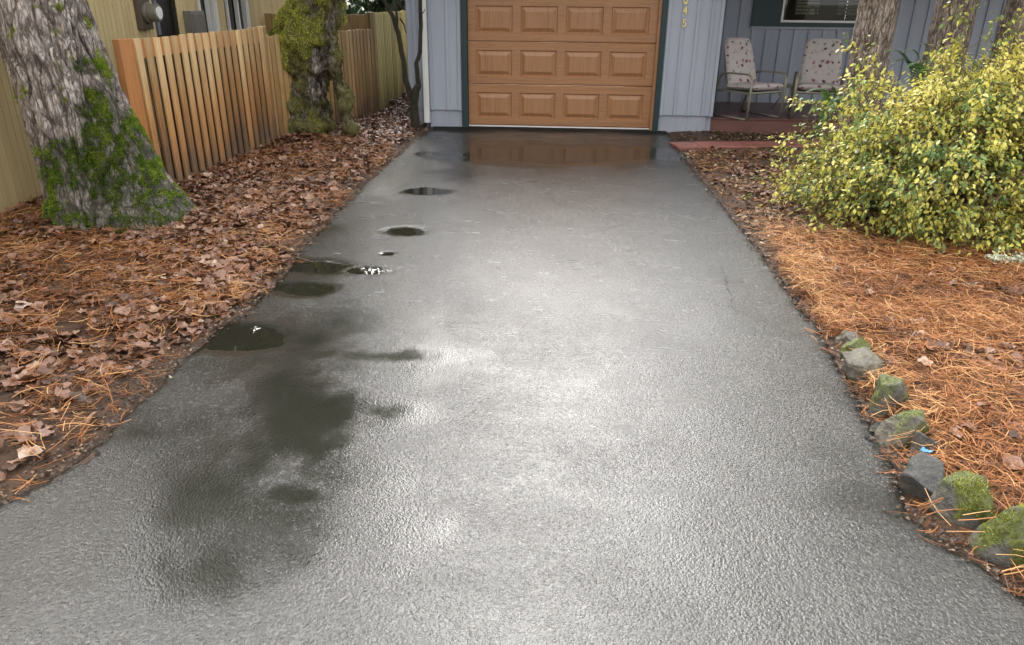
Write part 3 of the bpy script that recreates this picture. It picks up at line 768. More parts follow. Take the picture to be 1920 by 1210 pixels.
def bark_field(u, v, seed, fu, fv):
    """u: metres round the trunk, v: metres up. 0 in fissures .. 1 on plates"""
    wu = u+fbm(u*3, v*2.2, 0, seed+3, 4)*.13
    wv = v+fbm(u*5, v*3, 0, seed+9, 3)*.12
    a = np.abs(fbm(wu*fu, wv*fv, 0, seed, 2)); b_ = np.abs(fbm(wu*fu*1.9+5, wv*fv*2.3, 0, seed+40, 3))
    big = sstep(.0, .07, a); small = sstep(.0, .07, b_); fl = fbm(wu*26, wv*9, 0, seed+60, 4)
    return np.clip((.3+.7*big)*(.55+.45*small)*(.86+.9*fl), 0, 1)

BY = -4.86
bc = at(185, 432); bx = -2.13
top = at_y(58, 0, BY); topx, topz = float(top[0]), float(top[2])
lean = (topx-bx)/topz
zs = np.concatenate([np.arange(-.15, 2.1, .011), np.arange(2.1, 7.0, .08)])
NT = 340
th = np.linspace(0, 2*math.pi, NT, endpoint=False)
Z, T = np.meshgrid(zs, th, indexing='ij')
fl = np.exp(-np.maximum(Z, 0)/.33)
lob = .5+.5*np.cos(3*T+.6)*.5+.25*np.cos(5*T+2.0)
right = np.clip(np.cos(T), 0, 1)**1.5; front = np.clip(-np.sin(T), 0, 1)
r0 = .345-.022*np.minimum(Z, 4)
Rr = r0+fl*(.05+.10*lob+.16*right+.07*front)+.05*np.exp(-np.maximum(Z, 0)/.8)*right
u = T/(2*math.pi)*2.2
hb_ = bark_field(np.where(T < math.pi, u, 2.2-u)+Z*.05, Z, 5, 5.5, 1.25)
Rr = Rr+.040*(hb_-.8)+.03*fbm(np.cos(T)*4, np.sin(T)*4, Z*1.7, 3, 5)
Xb = bx+lean*Z+Rr*np.cos(T); Yb = BY+.02*Z+Rr*np.sin(T)
Vb = np.stack([Xb, Yb, Z], -1).reshape(-1, 3)
m_bark = bark_mat('grey_conifer_bark', (.03, .024, .021), (.29, .255, .235), (.47, .435, .42), (.56, .49, .42), green=1)
bt_ = thing('conifer_tree', 'thick leaning grey trunk with bright green moss on its flared foot', 'tree', (bx, BY, 0))
def keep_world(o, parent):
    o.parent = parent; o.matrix_parent_inverse = Matrix.Translation(-parent.location)
tpx, tpy = to_px(Vb)
frontv = (np.stack([np.cos(T), np.sin(T)], -1).reshape(-1, 2)@np.array([.66, -.75]) > -.25)
def inell(cx, cy, a, b_): return 1-sstep(.6, 1.15, np.sqrt(((tpx-cx)/a)**2+((tpy-cy)/b_)**2))
mk = np.zeros(len(Vb))
for e in ((215,300,85,110,1),(120,315,55,70,.9),(255,330,60,75,1),(185,215,45,55,.95),(165,125,38,20,.75),(110,410,60,45,.75),(220,395,90,50,.7),(310,395,60,55,.9),(240,412,90,40,.85),(130,425,90,35,.75),(195,170,25,40,.5),(60,360,30,80,.35)):
    mk = np.maximum(mk, e[4]*inell(*e[:4]))
mn = fbm(Vb[:,0]*19, Vb[:,1]*19, Vb[:,2]*14, 15, 3)
mk = mk*frontv
o = link_mesh('trunk', Vb, grid_faces(len(zs), NT, True)[:, ::-1], m_bark, smooth=True, vattr={'h': hb_.ravel(), 'moss': np.clip(mk*1.5+mn*.5-.1, 0, 1)*(mk > .02)})
keep_world(o, bt_)
cand = np.where((mk*.72+mn*1.5 > .62) & (Vb[:,2] < 1.6) & (Vb[:,2] > .02))[0]
cand = RNG.choice(cand, min(len(cand), 2400), replace=False)
nr = np.stack([np.cos(T), np.sin(T), .25+0*T], -1).reshape(-1, 3)[cand]; nr /= np.linalg.norm(nr, axis=1)[:, None]
keep_world(moss_tufts('moss', Vb[cand], nr, 22, .014, m_moss, spread=.009, wid=.0026, tone0=np.clip(.45+mn[cand]*1.4, 0, 1)), bt_)

m_needle_crown = foliage_mat('conifer_foliage', [(0, (.010, .022, .008)), (.5, (.025, .055, .018)), (1, (.06, .10, .03))], .5, .2)
def conifer_pts(x, y, z0, h, r, n, rg):
    t = rg.uniform(0, 1, n)**1.3; a = rg.uniform(0, 6.283, n); lay = .65+.35*np.sin(t*h*3.2+2*np.cos(a*3))
    rad = r*(1-t)**.8*np.sqrt(rg.uniform(.05, 1, n))*lay
    return np.stack([x+rad*np.cos(a), y+rad*np.sin(a), z0+t*(h-z0)-rad*.25], 1)
rg2 = np.random.default_rng(3)
cx7 = bx+lean*7.0
keep_world(card_cloud('crown', conifer_pts(cx7+.1, BY, 6.4, 14, 2.2, 5000, rg2), .36, m_needle_crown, rg=rg2), bt_)

# ------------------------------------------------------------------ the burled mossy tree
def solid(balls, tubes, voxel, smooth=3):
    """union of balls and tubes as one closed mesh -> verts, normals, faces"""
    import bmesh
    bm = bmesh.new()
    for (c, r, sc) in balls:
        bmesh.ops.create_icosphere(bm, subdivisions=3, radius=1, matrix=Matrix.Translation(c) @ Matrix.Diagonal((r*sc[0], r*sc[1], r*sc[2], 1)))
    me = bpy.data.meshes.new('solid'); bm.to_mesh(me); bm.free()
    t = MB()
    for pts, rad in tubes: t.tube(pts, rad, 12)
    tmp = bpy.data.objects.new('solid_tmp', me); COL.objects.link(tmp)
    if t.v:
        bm = bmesh.new(); bm.from_mesh(me); m2 = bpy.data.meshes.new('t2'); m2.from_pydata(t.v, [], t.f); bm.from_mesh(m2); bm.to_mesh(me); bm.free(); bpy.data.meshes.remove(m2)
    rm = tmp.modifiers.new('remesh', 'REMESH'); rm.mode = 'VOXEL'; rm.voxel_size = voxel
    if smooth:
        s = tmp.modifiers.new('smooth', 'SMOOTH'); s.iterations = smooth; s.factor = .5
    dg = bpy.context.evaluated_depsgraph_get(); dg.update()
    ev = bpy.data.meshes.new_from_object(tmp.evaluated_get(dg)); bpy.data.objects.remove(tmp); bpy.data.meshes.remove(me)
    n = len(ev.vertices); V = np.empty(n*3, np.float32); ev.vertices.foreach_get('co', V); V = V.reshape(-1, 3).astype(float)
    N = np.empty(n*3, np.float32); ev.vertices.foreach_get('normal', N); N = N.reshape(-1, 3).astype(float)
    F = [tuple(p.vertices) for p in ev.polygons]; bpy.data.meshes.remove(ev)
    return V, N, F
TY = -1.02
def tp(px_, py_, dy=0.0):
    p = at_y(px_, py_, TY+dy); return Vector(p)
S = float(np.linalg.norm(at_y(620, 150, TY)-at_y(520, 150, TY)))/100
balls = [(tp(568+(x_-568)*1.12-3, y_, d_), r_*S*1.13, (1, 1, 1.02)) for x_, y_, r_, d_ in
    [(568,238,43,0),(556,205,38,0),(588,205,30,.05),(540,212,24,-.02),(575,178,33,0),(560,172,25,-.05),(580,150,26,0),(585,133,25,.02),(562,108,40,0),(541,112,26,-.03),(534,98,20,0),(570,80,42,0),(545,75,30,-.04),
     (528,82,14,0),(594,88,26,-.03),(598,118,20,-.12),(604,100,14,-.14),(585,52,36,0),(560,48,24,-.05),(590,20,36,0),(570,10,22,0),(592,-20,34,0),(594,-60,33,0),(548,240,30,0),(592,240,28,.03),(530,225,24,0),(528,185,14,0)]]
limb = [tp(612,-25,-.10), tp(611,20,-.14), tp(614,60,-.16), tp(622,100,-.17), tp(634,140,-.18), tp(644,178,-.2), tp(651,215,-.2), tp(655,236,-.2), tp(656,252,-.2)]
Vs, Ns, Fs = solid(balls, [(limb, [.12,.12,.11,.10,.088,.072,.055,.042,.025]), ([tp(592,-20), tp(594,-90), tp(590,-170), tp(600,-260), tp(596,-420)], [.2,.2,.18,.16,.11])], .021, 4)
n1 = fbm(Vs[:,0]*7, Vs[:,1]*7, Vs[:,2]*7, 2, 5); n2 = fbm(Vs[:,0]*22, Vs[:,1]*22, Vs[:,2]*13, 8, 4)
nk = fbm(Vs[:,0]*4.2, Vs[:,1]*4.2, Vs[:,2]*4.2, 19, 2)
Vs = Vs+Ns*(n1*.11+n2*.04+nk*.10)[:, None]
spx, spy = to_px(Vs)
bare = np.maximum(np.exp(-(((spx-598)/20)**2+((spy-112)/24)**2)**1.5), np.exp(-(((spx-596)/16)**2+((spy-165)/32)**2)**1.5))
mossf = np.clip(1.0-1.4*bare+n1*2.0, 0, 1)
m_burl = bark_mat('grey_burl_wood', (.02, .017, .012), (.10, .09, .07), (.36, .34, .31), (.42, .39, .34), 1.0, green=1, mossc=(.15, .145, .034))
bu = thing('burled_tree', 'burled old tree furred in yellow-green moss between the two low fences', 'tree', (float(tp(570,255)[0]), TY, 0))
keep_world(link_mesh('trunk', Vs, Fs, m_burl, smooth=True, vattr={'h': np.clip(.6+n2*1.5, 0, 1), 'moss': mossf}), bu)
pm = np.clip(mossf, 0, 1)*(.35+.65*sstep(-.35, .5, Ns[:,2]+.2+n1))*(Vs[:,2] < 2.4)*(Ns[:,1] < .45)
pm = pm*np.where((spy > 135) & (spx < 614), .55, 1)*np.where(spx > 616, .4, 1)
cand = np.where(RNG.uniform(0, 1, len(Vs)) < pm*.85)[0]; cand = RNG.choice(cand, min(len(cand), 4200), replace=False)
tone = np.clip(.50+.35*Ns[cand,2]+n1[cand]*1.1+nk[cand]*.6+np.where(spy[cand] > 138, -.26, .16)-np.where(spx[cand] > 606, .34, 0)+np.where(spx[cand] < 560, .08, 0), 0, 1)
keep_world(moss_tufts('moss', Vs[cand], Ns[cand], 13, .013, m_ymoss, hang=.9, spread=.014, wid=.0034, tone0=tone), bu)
rg3 = np.random.default_rng(8)
ctop = tp(596, -420)
mb = MB()
for k in range(9):
    a_ = k*.7+.3; p0_ = tp(596, -200-22*k); q = p0_+Vector((math.cos(a_)*1.5, math.sin(a_)*1.5, 1.1+.1*k)); mid = (p0_+q)/2+Vector((0, 0, -.15))
    mb.tube([p0_, mid, q], [.07, .045, .015], 7)
keep_world(mb.build('limb', m_ymoss and m_burl, smooth=True), bu)
n = 13000; d = rg3.normal(0, 1, (n, 3)); d /= np.linalg.norm(d, axis=1)[:, None]; rad = rg3.uniform(.35, 1, n)**.6
P_ = np.stack([ctop[0]-1.05+d[:,0]*rad*2.2, TY+.3+d[:,1]*rad*2.0, 6.8+d[:,2]*rad*4.1], 1)
P_ = P_[fbm(P_[:,0]*1.1, P_[:,1]*1.1, P_[:,2]*1.1, 4, 3) > -.12]
B_ = []  # extra unseen foliage added where mirrored rays land, to darken the wet patches
for (fx, fy, fr) in ((480,760,.7),(500,700,.6),(455,705,.3),(530,650,.25),(700,668,.5),(640,640,.5),(760,770,.6),(730,720,.6),(690,850,.7),(330,1090,.75),(300,1000,.6),(430,1010,.8),(420,930,.9),(560,930,.9),(650,1010,.9),(745,1075,.6),(270,815,.7),(480,1100,.5),(600,1120,.5)):
    g_ = at(fx, fy); d_ = (g_-CAM)*np.array([1, 1, -1]); q_ = g_+d_*((-1.6-g_[1])/d_[1])
    e_ = rg3.normal(0, 1, (520, 3)); e_ /= np.linalg.norm(e_, axis=1)[:, None]; B_.append(q_+e_*(fr*rg3.uniform(.1, 1, 520)**.5)[:, None])
P_ = np.concatenate([P_]+B_)
keep_world(card_cloud('crown', P_, .26, m_needle_crown, rg=rg3), bu)

# ------------------------------------------------------------------ small multi-stemmed tree by the downspout
m_twig = bark_mat('mossy_dark_bark', (.015, .013, .009), (.06, .05, .035), (.13, .11, .07), (.18, .15, .1), 1.5, green=1)
SY = -.42
def sp_(px_, py_, d_=0.0): return Vector(at_y(px_, py_, SY+d_))
st = thing('small_tree', 'slender leafless tree with several dark stems beside the white downspout', 'tree', (float(sp_(778,232)[0]), SY, 0))
stems = [([(780,244),(778,222),(776,196),(779,172),(784,160)], [.062,.058,.054,.05,.042]),
         ([(776,196),(768,172),(760,150),(757,120),(752,90),(746,62),(737,30),(718,0),(700,-30)], [.042,.038,.034,.032,.031,.03,.027,.024,.02]),
         ([(770,175),(766,160),(760,132),(757,118)], [.02,.018,.016,.014]),
         ([(745,58),(744,30),(742,0),(744,-40)], [.018,.016,.015,.012]),
         ([(784,162),(783,140),(781,118),(788,98),(789,60),(788,20),(787,-40),(784,-120)], [.036,.03,.027,.026,.025,.024,.02,.015]),
         ([(750,35),(758,48),(762,62)], [.010,.008,.005]), ([(789,28),(794,24),(797,18)], [.008,.006,.004]),
         ([(775,200),(765,208),(760,218)], [.03,.016,.008])]
for i, (pp, rr_) in enumerate(stems):
    mb = MB(); pts = [sp_(x_, y_, -.02*k) for k, (x_, y_) in enumerate(pp)]
    if i == 0: pts[0].z = -.08
    # resample smoothly
    P2 = []; R2 = []
    for a_, c_, ra, rc in zip(pts[:-1], pts[1:], rr_[:-1], rr_[1:]):
        for k in range(4):
            t_ = k/4; P2.append(a_.lerp(c_, t_)+Vector((vn(len(P2)*.7, i, 0, 3)*.006, 0, 0))); R2.append(ra+(rc-ra)*t_)
    P2.append(pts[-1]); R2.append(rr_[-1])
    mb.tube(P2, R2, 9)
    o = link_mesh('trunk' if i == 0 else 'stem', mb.v, mb.f, m_twig, None, smooth=True, vattr={'h': np.full(len(mb.v), .5), 'moss': np.full(len(mb.v), .55)})
    keep_world(o, st)

# ------------------------------------------------------------------ three trunks in front of the porch
m_brown = bark_mat('brown_flaky_bark', (.03, .022, .017), (.24, .19, .155), (.42, .36, .31), (.54, .45, .37), 1.2)
labels = ['straight brown flaky trunk standing right of the patio chairs', 'grey-brown trunk rising behind the fern and the top of the yellow shrub', 'third brown trunk, cut by the right edge of the picture behind the shrub']
for i, (pxl, pxr, pyr, Yt, ln) in enumerate([(1604, 1674, 60, -2.35, -.004), (1752, 1826, 30, -1.9, .012), (1882, 1956, 30, -2.1, .03)]):
    a_ = at_y(pxl, pyr, Yt); c_ = at_y(pxr, pyr, Yt); rad = float(c_[0]-a_[0])/2; xm, zm = float(a_[0]+c_[0])/2, float(a_[2])
    zs_ = np.concatenate([np.arange(-.1, 2.3, .018), np.arange(2.3, 8, .25)]); nt_ = 150
    Z, T = np.meshgrid(zs_, np.linspace(0, 2*math.pi, nt_, endpoint=False), indexing='ij')
    u = T/(2*math.pi)*2*math.pi*rad
    hb_ = bark_field(np.where(T < math.pi, u, 2*math.pi*rad-u), Z*1.6, 70+i, 11, 3.2)
    rr_ = rad*(1-.03*(Z-zm))+.05*np.exp(-np.maximum(Z, 0)/.2)+.012*(hb_-.8)+.016*fbm(np.cos(T)*2+i*7, np.sin(T)*2, Z*2, 9, 4)
    V = np.stack([xm+(Z-zm)*ln+rr_*np.cos(T), Yt+rr_*np.sin(T), Z], -1).reshape(-1, 3)
    tr_ = thing('tree', labels[i], 'tree', (xm, Yt, 0), 'trunks in front of the porch')
    keep_world(link_mesh('trunk', V, grid_faces(len(zs_), nt_, True)[:, ::-1], m_brown, smooth=True, vattr={'h': hb_.ravel()}), tr_)
    keep_world(card_cloud('crown', conifer_pts(xm+.45, Yt, 3.9, 13, 2.5, 5200, rg2), .36, m_needle_crown, rg=rg2), tr_)

# ------------------------------------------------------------------ evergreen seen over the back fence, and the wood beyond the house
ev_ = thing('evergreen_tree', 'dark evergreen tree showing above the plank fence', 'tree', (-2.6, 8.5, 0))
mb = MB(); mb.tube([(-2.6, 8.5, -.1), (-2.6, 8.5, 5), (-2.5, 8.5, 10.5)], [.3, .2, .03], 10)
keep_world(link_mesh('trunk', mb.v, mb.f, m_brown, smooth=True, vattr={'h': np.full(len(mb.v), .5)}), ev_)
P_ = conifer_pts(-2.6, 8.5, .8, 11.5, 2.6, 9000, rg2)
keep_world(card_cloud('crown', P_, .26, m_needle_crown, rg=rg2), ev_)
PL = []
for (x_, y_, h_, r_) in [(-5.6,6.4,9.5,2.4),(-7.5,5.2,10,2.4),(-7,14,13,2.8),(-10.5,10,14,3),(-14,15,15,3.2),(-5,19,16,3.2),(-1,24,9,2.6),(5,26,8,3),(9,22,12,3),(12.5,17,14,3.2),(16,12,15,3.4),(2,30,10,3.2),(-18,8,15,3.4),(-16,1,14,3.2),(19,6,15,3.3),(-9,22,15,3),(8,30,11,3.2),(-3,25,11,3),(0.5,21,8.5,2.4),(3,24,9,2.6),(6.5,22,9.5,2.4),(11,25,12,3)]:
    PL.append(conifer_pts(x_, y_, .6, h_, r_, 2600, rg2))
tag(card_cloud('tree_line', np.concatenate(PL), .55, m_needle_crown, rg=rg2), 'dark conifer wood standing beyond the houses', 'wood', kind='stuff')
#PART4
# ================================================================== LITTER
m_leaf, nt, b = mat('wet_dead_leaf')
t = attr(nt, 'tone'); nl = noise(nt, coords(nt), 55, 4, .6)
f = math_n(nt, 'ADD', t.outputs['Fac'], math_n(nt, 'MULTIPLY', math_n(nt, 'SUBTRACT', nl.outputs['Fac'], .5), .25))
r = ramp(nt, [(0, (.032, .015, .009)), (.2, (.09, .042, .024)), (.42, (.20, .088, .046)), (.65, (.21, .115, .085)), (.85, (.30, .175, .11)), (.96, (.44, .31, .23)), (1, (.58, .48, .42))]); nt.links.new(f, r.inputs['Fac'])
lk(nt, r, 'Color', b, 'Base Color'); b.inputs['Roughness'].default_value = .34
bump(nt, nl.outputs['Fac'], .35, .01, b)
m_ndl, nt, b = mat('fallen_needle'); b.inputs['Specular IOR Level'].default_value = .3
t = attr(nt, 'tone'); r = ramp(nt, [(0, (.05, .02, .009)), (.3, (.19, .08, .03)), (.6, (.37, .14, .045)), (.85, (.49, .215, .078)), (1, (.60, .35, .15))]); lk(nt, t, 'Fac', r, 'Fac')
lk(nt, r, 'Color', b, 'Base Color'); b.inputs['Roughness'].default_value = .55
m_chip, nt, b = mat('bark_chip')
t = attr(nt, 'tone'); r = ramp(nt, [(0, (.02, .014, .01)), (.4, (.09, .058, .036)), (.7, (.22, .14, .085)), (.9, (.42, .31, .20)), (1, (.58, .5, .38))]); lk(nt, t, 'Fac', r, 'Fac')
lk(nt, r, 'Color', b, 'Base Color'); b.inputs['Roughness'].default_value = .55

def leaf_template(rg, lobes=5, n=16):
    a = np.linspace(0, 2*np.pi, n, endpoint=False)
    lobes = rg.choice([2, 3, 3, 5]) if lobes == 5 else lobes
    rad = .5*(.70+.30*np.abs(np.cos(lobes*a/2+rg.uniform(0, 3)))**.7)*(1-.2*np.exp(-((a-np.pi)/.5)**2))*rg.uniform(.74, 1.14, n)*(1-.35*np.abs(np.sin(a+rg.uniform(0, 3)))*rg.uniform(0, 1))
    V = np.stack([rad*np.cos(a), rad*np.sin(a), 0*a], 1); V2 = V*.5
    V = np.concatenate([[[0, 0, 0]], V2, V])
    x, y = V[:,0], V[:,1]; q = rg.uniform(0, 6.28); s = x*np.cos(q)+y*np.sin(q); p_ = -x*np.sin(q)+y*np.cos(q)
    z = rg.uniform(-.4, 1.1)*s*s+rg.uniform(-.4, .9)*p_*p_+.22*np.sin(s*9+q)*p_+rg.normal(0, .03, len(x))
    V[:,2] = z
    k = np.arange(n); k2 = (k+1) % n
    F = np.concatenate([np.stack([0*k, 1+k, 1+k2], 1), np.stack([1+k, 1+n+k, 1+n+k2], 1), np.stack([1+k, 1+n+k2, 1+k2], 1)])
    return V, F
def surf(x, y):
    return np.where((x > xl(y)-.01) & (x < xr(y)+.01), .003, gh(x, y))
def inview(x, y, m=60):
    px_, py_ = to_px(np.stack([x, y, 0*x], -1)); return (px_ > -m-60) & (px_ < 1980+m) & (py_ < 1210+m*2) & (y > -9.6)
def scatter(n, side, y0, y1, xm, dens, rg):
    X, Y = [], []
    tot = 0
    while tot < n:
        y = rg.uniform(y0, y1, n*3); 
        x = rg.uniform(-4.9, -.4, n*3) if side < 0 else rg.uniform(2.4, 6.2, n*3)
        d = (xl(y)-x) if side < 0 else (x-xr(y))
        ok = (d > xm) & inview(x, y) & (rg.uniform(0, 1, n*3) < dens(x, y, d))
        if side < 0: ok &= (x > -3.03) | (y > 3.2)
        ok &= ~((x > -.86) & (y > -.12))
        if side > 0: ok &= off_rocks(x, y)
        X.append(x[ok]); Y.append(y[ok]); tot += ok.sum()
    return np.concatenate(X)[:n], np.concatenate(Y)[:n]

def leaves(name, label, x, y, smin, smax, rg, tone=None, lift=.022, tiltsd=.28, kind='stuff', m=None):
    N = len(x); z = surf(x, y)+rg.uniform(.002, lift, N)
    Vs, Fs, Ts = [], [], []; off = 0
    tone = rg.beta(1.7, 1.9, N) if tone is None else tone
    for v in range(12):
        s = np.arange(N) % 12 == v
        V, F = leaf_template(rg)
        P, FF = copies(V, F, np.stack([x, y, z], 1)[s], rots(rg.uniform(0, 6.28, s.sum()), rg.normal(0, tiltsd, s.sum()), rg.normal(0, tiltsd, s.sum())), rg.uniform(smin, smax, s.sum()))
        Vs.append(P); Fs.append(FF+off); off += len(P); Ts.append(np.repeat(tone[s], len(F)))
    return tag(link_mesh(name, np.concatenate(Vs), np.concatenate(Fs), m or m_leaf, fattr=np.concatenate(Ts), smooth=True), label, 'litter', kind=kind)

def needles(name, label, x, y, lmin, lmax, wid, rg, lift=.03, dirsd=None, tone=None):
    N = len(x)//3*3; x = x[:N]; y = y[:N]; tone = None if tone is None else tone[:N]; z = surf(x, y)+rg.uniform(.003, lift, N)
    k = 4; tt_ = np.linspace(-.5, .5, k)
    V = np.concatenate([np.stack([tt_, 0*tt_-.5, 0*tt_], 1), np.stack([tt_, 0*tt_+.5, 0*tt_], 1)])
    F = np.array([[i, i+1, k+i+1, k+i] for i in range(k-1)])
    L = rg.uniform(lmin, lmax, N); W_ = wid*rg.uniform(.7, 1.35, N); cv = rg.normal(0, .085, N)*L; cz = rg.normal(.02, .06, N)*L
    loc = np.zeros((N, 2*k, 3)); loc[:,:,0] = V[None,:,0]*L[:,None]
    bow = (V[None,:,0]**2*4-.33)
    loc[:,:,1] = V[None,:,1]*W_[:,None]+bow*cv[:,None]; loc[:,:,2] = -bow*cz[:,None]
    g3 = np.arange(N)//3; x = x[g3*3]+rg.normal(0, .006, N); y = y[g3*3]+rg.normal(0, .006, N); az = rg.uniform(0, 6.28, N)[g3*3]+rg.normal(0, .09, N)
    P = np.einsum('nij,nvj->nvi', rots(az, rg.normal(0, .13, N), rg.normal(0, .5, N)), loc)+np.stack([x, y, z], 1)[:,None,:]
    FF = (F[None]+(np.arange(N)*2*k)[:,None,None]).reshape(-1, 4)
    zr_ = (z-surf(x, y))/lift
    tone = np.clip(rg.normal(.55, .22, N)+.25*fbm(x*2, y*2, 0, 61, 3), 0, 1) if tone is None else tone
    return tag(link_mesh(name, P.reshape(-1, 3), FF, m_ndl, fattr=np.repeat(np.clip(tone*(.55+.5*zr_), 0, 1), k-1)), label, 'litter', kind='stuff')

rl = np.random.default_rng(21)
ROCKB = [(1576,629,1622,660),(1584,638,1640,690),(1590,665,1666,727),(1642,694,1708,795),(1672,758,1700,780),(1656,782,1742,846),(1712,812,1758,878),(1712,862,1788,960),(1770,915,1872,1008),(1860,975,1962,1078)]
RK = []
for (a0, b0, a1, b1) in ROCKB:
    q_ = at((a0+a1)/2, b1-(b1-b0)*.12); w_ = (a1-a0)*float((q_-CAM)@CF)/FPX; RK.append((q_[0], q_[1]+w_*.45, w_*.52))
def off_rocks(x, y):
    ok = np.ones(len(x), bool)
    for a0, b0, r0_ in RK: ok &= (x-a0)**2+(y-b0)**2 > r0_**2
    return ok
def dl_left(x, y, d):
    px_, py_ = to_px(np.stack([x, y, 0*x], -1)); n = fbm(x*1.9, y*1.9, 0, 33, 4)
    needle_zone = np.exp(-(((px_-150)/260)**2+((py_-520)/75)**2))     # bare needle carpet at the tree's foot
    return np.clip((.75+1.0*n)*(1-.65*needle_zone)*sstep(.02, .26, d+n*.15), 0.02, 1)
x, y = scatter(18000, -1, -9.4, 3.9, .02, dl_left, rl)
leaves('leaf_litter', 'brown fallen maple leaves lying thick between the fence and driveway', x, y, .034, .096, rl, tiltsd=.25, lift=.032)
def dn_left(x, y, d):
    px_, py_ = to_px(np.stack([x, y, 0*x], -1)); n = fbm(x*1.7, y*1.7, 0, 44, 4)
    return np.clip((.5+1.2*n+.15+1.5*np.exp(-(((px_-130)/300)**2+((py_-520)/85)**2))+.25*sstep(600, 850, py_))*sstep(.0, .32, d+n*.15), .03, 1)
x, y = scatter(30000, -1, -9.4, -1.2, .0, dn_left, rl)
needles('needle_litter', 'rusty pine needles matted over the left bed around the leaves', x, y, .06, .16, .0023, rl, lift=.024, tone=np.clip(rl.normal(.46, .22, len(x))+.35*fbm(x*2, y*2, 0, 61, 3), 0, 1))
def dn_right(x, y, d):
    n = fbm(x*1.7, y*1.7, 0, 71, 4); nr_ = sstep(-4.4, -5.6, y+n*.8)
    return np.clip((.75+1.0*n)*(.02+nr_)*sstep(.0, .3, d+n*.2+.12*nr_), 0.0, 1)
x, y = scatter(42000, 1, -9.5, -1.3, .03, dn_right, rl)
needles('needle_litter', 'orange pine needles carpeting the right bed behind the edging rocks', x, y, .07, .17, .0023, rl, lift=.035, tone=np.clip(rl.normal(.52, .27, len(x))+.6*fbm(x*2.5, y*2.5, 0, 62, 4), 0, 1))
def dl_right(x, y, d):
    n = fbm(x*2.3, y*2.3, 0, 81, 4); return np.clip(.12+1.5*(n-.12), .02, 1)*sstep(.05, .4, d)
x, y = scatter(1900, 1, -9.3, -1.4, .05, dl_right, rl)
leaves('leaf_litter', 'scattered dark curled leaves on the right-hand needle bed', x, y, .03, .095, rl, tone=rl.beta(1.5, 2.0, len(x)), tiltsd=.2, lift=.035)
# mulch of bark chips and short needles in the far right bed
def dm(x, y, d):
    n = fbm(x*2.6, y*2.6, 0, 91, 4); return np.clip(.5+1.1*n, .08, 1)*sstep(-5.6, -4.4, y)*sstep(0, .12, d)
x, y = scatter(9000, 1, -5.6, -.02, .01, dm, rl)
k_ = (y < -1.42) | (y > -.72)
leaves('mulch', 'bark chips and shredded leaf mulch beside the far right driveway edge', x[k_], y[k_], .018, .055, rl, tone=rl.beta(1.5, 1.6, k_.sum()), lift=.014, m=m_chip)
x, y = scatter(9000, 1, -5.4, -1.42, .02, dm, rl)
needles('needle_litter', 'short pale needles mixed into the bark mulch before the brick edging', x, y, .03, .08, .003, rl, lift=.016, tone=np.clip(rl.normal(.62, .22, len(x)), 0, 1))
# crumbs on the bare mud strip and along the asphalt edge
def dg(x, y, d): return np.where(d < 0, np.exp(-(d/.035)**2), np.exp(-(d/.16)**2))
for sd_, nn in ((-1, 4200), (1, 3600)):
    x, y = scatter(nn, sd_, -9.3, -.3, -.12, dg, rl)
    leaves('leaf_crumbs', 'dark leaf crumbs and grit along the %s edge of the driveway' % ('left' if sd_ < 0 else 'right'), x, y, .006, .024, rl, tone=rl.beta(1.2, 2.8, len(x)), lift=.008, m=m_chip)

for sd_, nn in ((-1, 420), (1, 260)):
    x, y = scatter(nn, sd_, -9.3, -2.0, -.30, lambda x, y, d: np.where(d < .12, np.exp(-(np.minimum(d-.05, 0)/.07)**2), 0)*np.where(sd_ > 0, sstep(-5, -6.5, y)+.1, 1), rl)
    needles('needle_litter', 'loose rusty needles strayed onto the %s asphalt edge' % ('left' if sd_ < 0 else 'right'), x, y, .06, .13, .0026, rl, lift=.012)

# ================================================================== EDGING ROCKS
m_rock, nt, b = mat('mossy_rock')
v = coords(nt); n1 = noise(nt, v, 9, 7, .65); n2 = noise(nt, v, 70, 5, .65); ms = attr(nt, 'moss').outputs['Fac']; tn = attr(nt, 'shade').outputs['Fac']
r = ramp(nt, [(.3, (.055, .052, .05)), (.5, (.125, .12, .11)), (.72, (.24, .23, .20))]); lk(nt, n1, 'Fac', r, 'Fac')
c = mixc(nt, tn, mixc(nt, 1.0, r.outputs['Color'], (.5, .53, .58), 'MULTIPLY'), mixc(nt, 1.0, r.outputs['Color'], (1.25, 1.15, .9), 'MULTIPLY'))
mf = math_n(nt, 'MULTIPLY', math_n(nt, 'SUBTRACT', math_n(nt, 'ADD', ms, math_n(nt, 'MULTIPLY', n2.outputs['Fac'], .5)), .5), 2.2, True)
mc = ramp(nt, [(.3, (.030, .038, .008)), (.55, (.10, .12, .016)), (.75, (.22, .24, .03))]); lk(nt, n2, 'Fac', mc, 'Fac')
nt.links.new(mixc(nt, mf, c, mc.outputs['Color']), b.inputs['Base Color']); b.inputs['Roughness'].default_value = .5
bump(nt, math_n(nt, 'ADD', n2.outputs['Fac'], math_n(nt, 'MULTIPLY', n1.outputs['Fac'], 1.5)), .7, .012, b)
import bmesh
bm = bmesh.new(); bmesh.ops.create_icosphere(bm, subdivisions=5, radius=1)
ICO_V = np.array([v.co[:] for v in bm.verts]); ICO_F = np.array([[v.index for v in f.verts] for f in bm.faces]); bm.free()
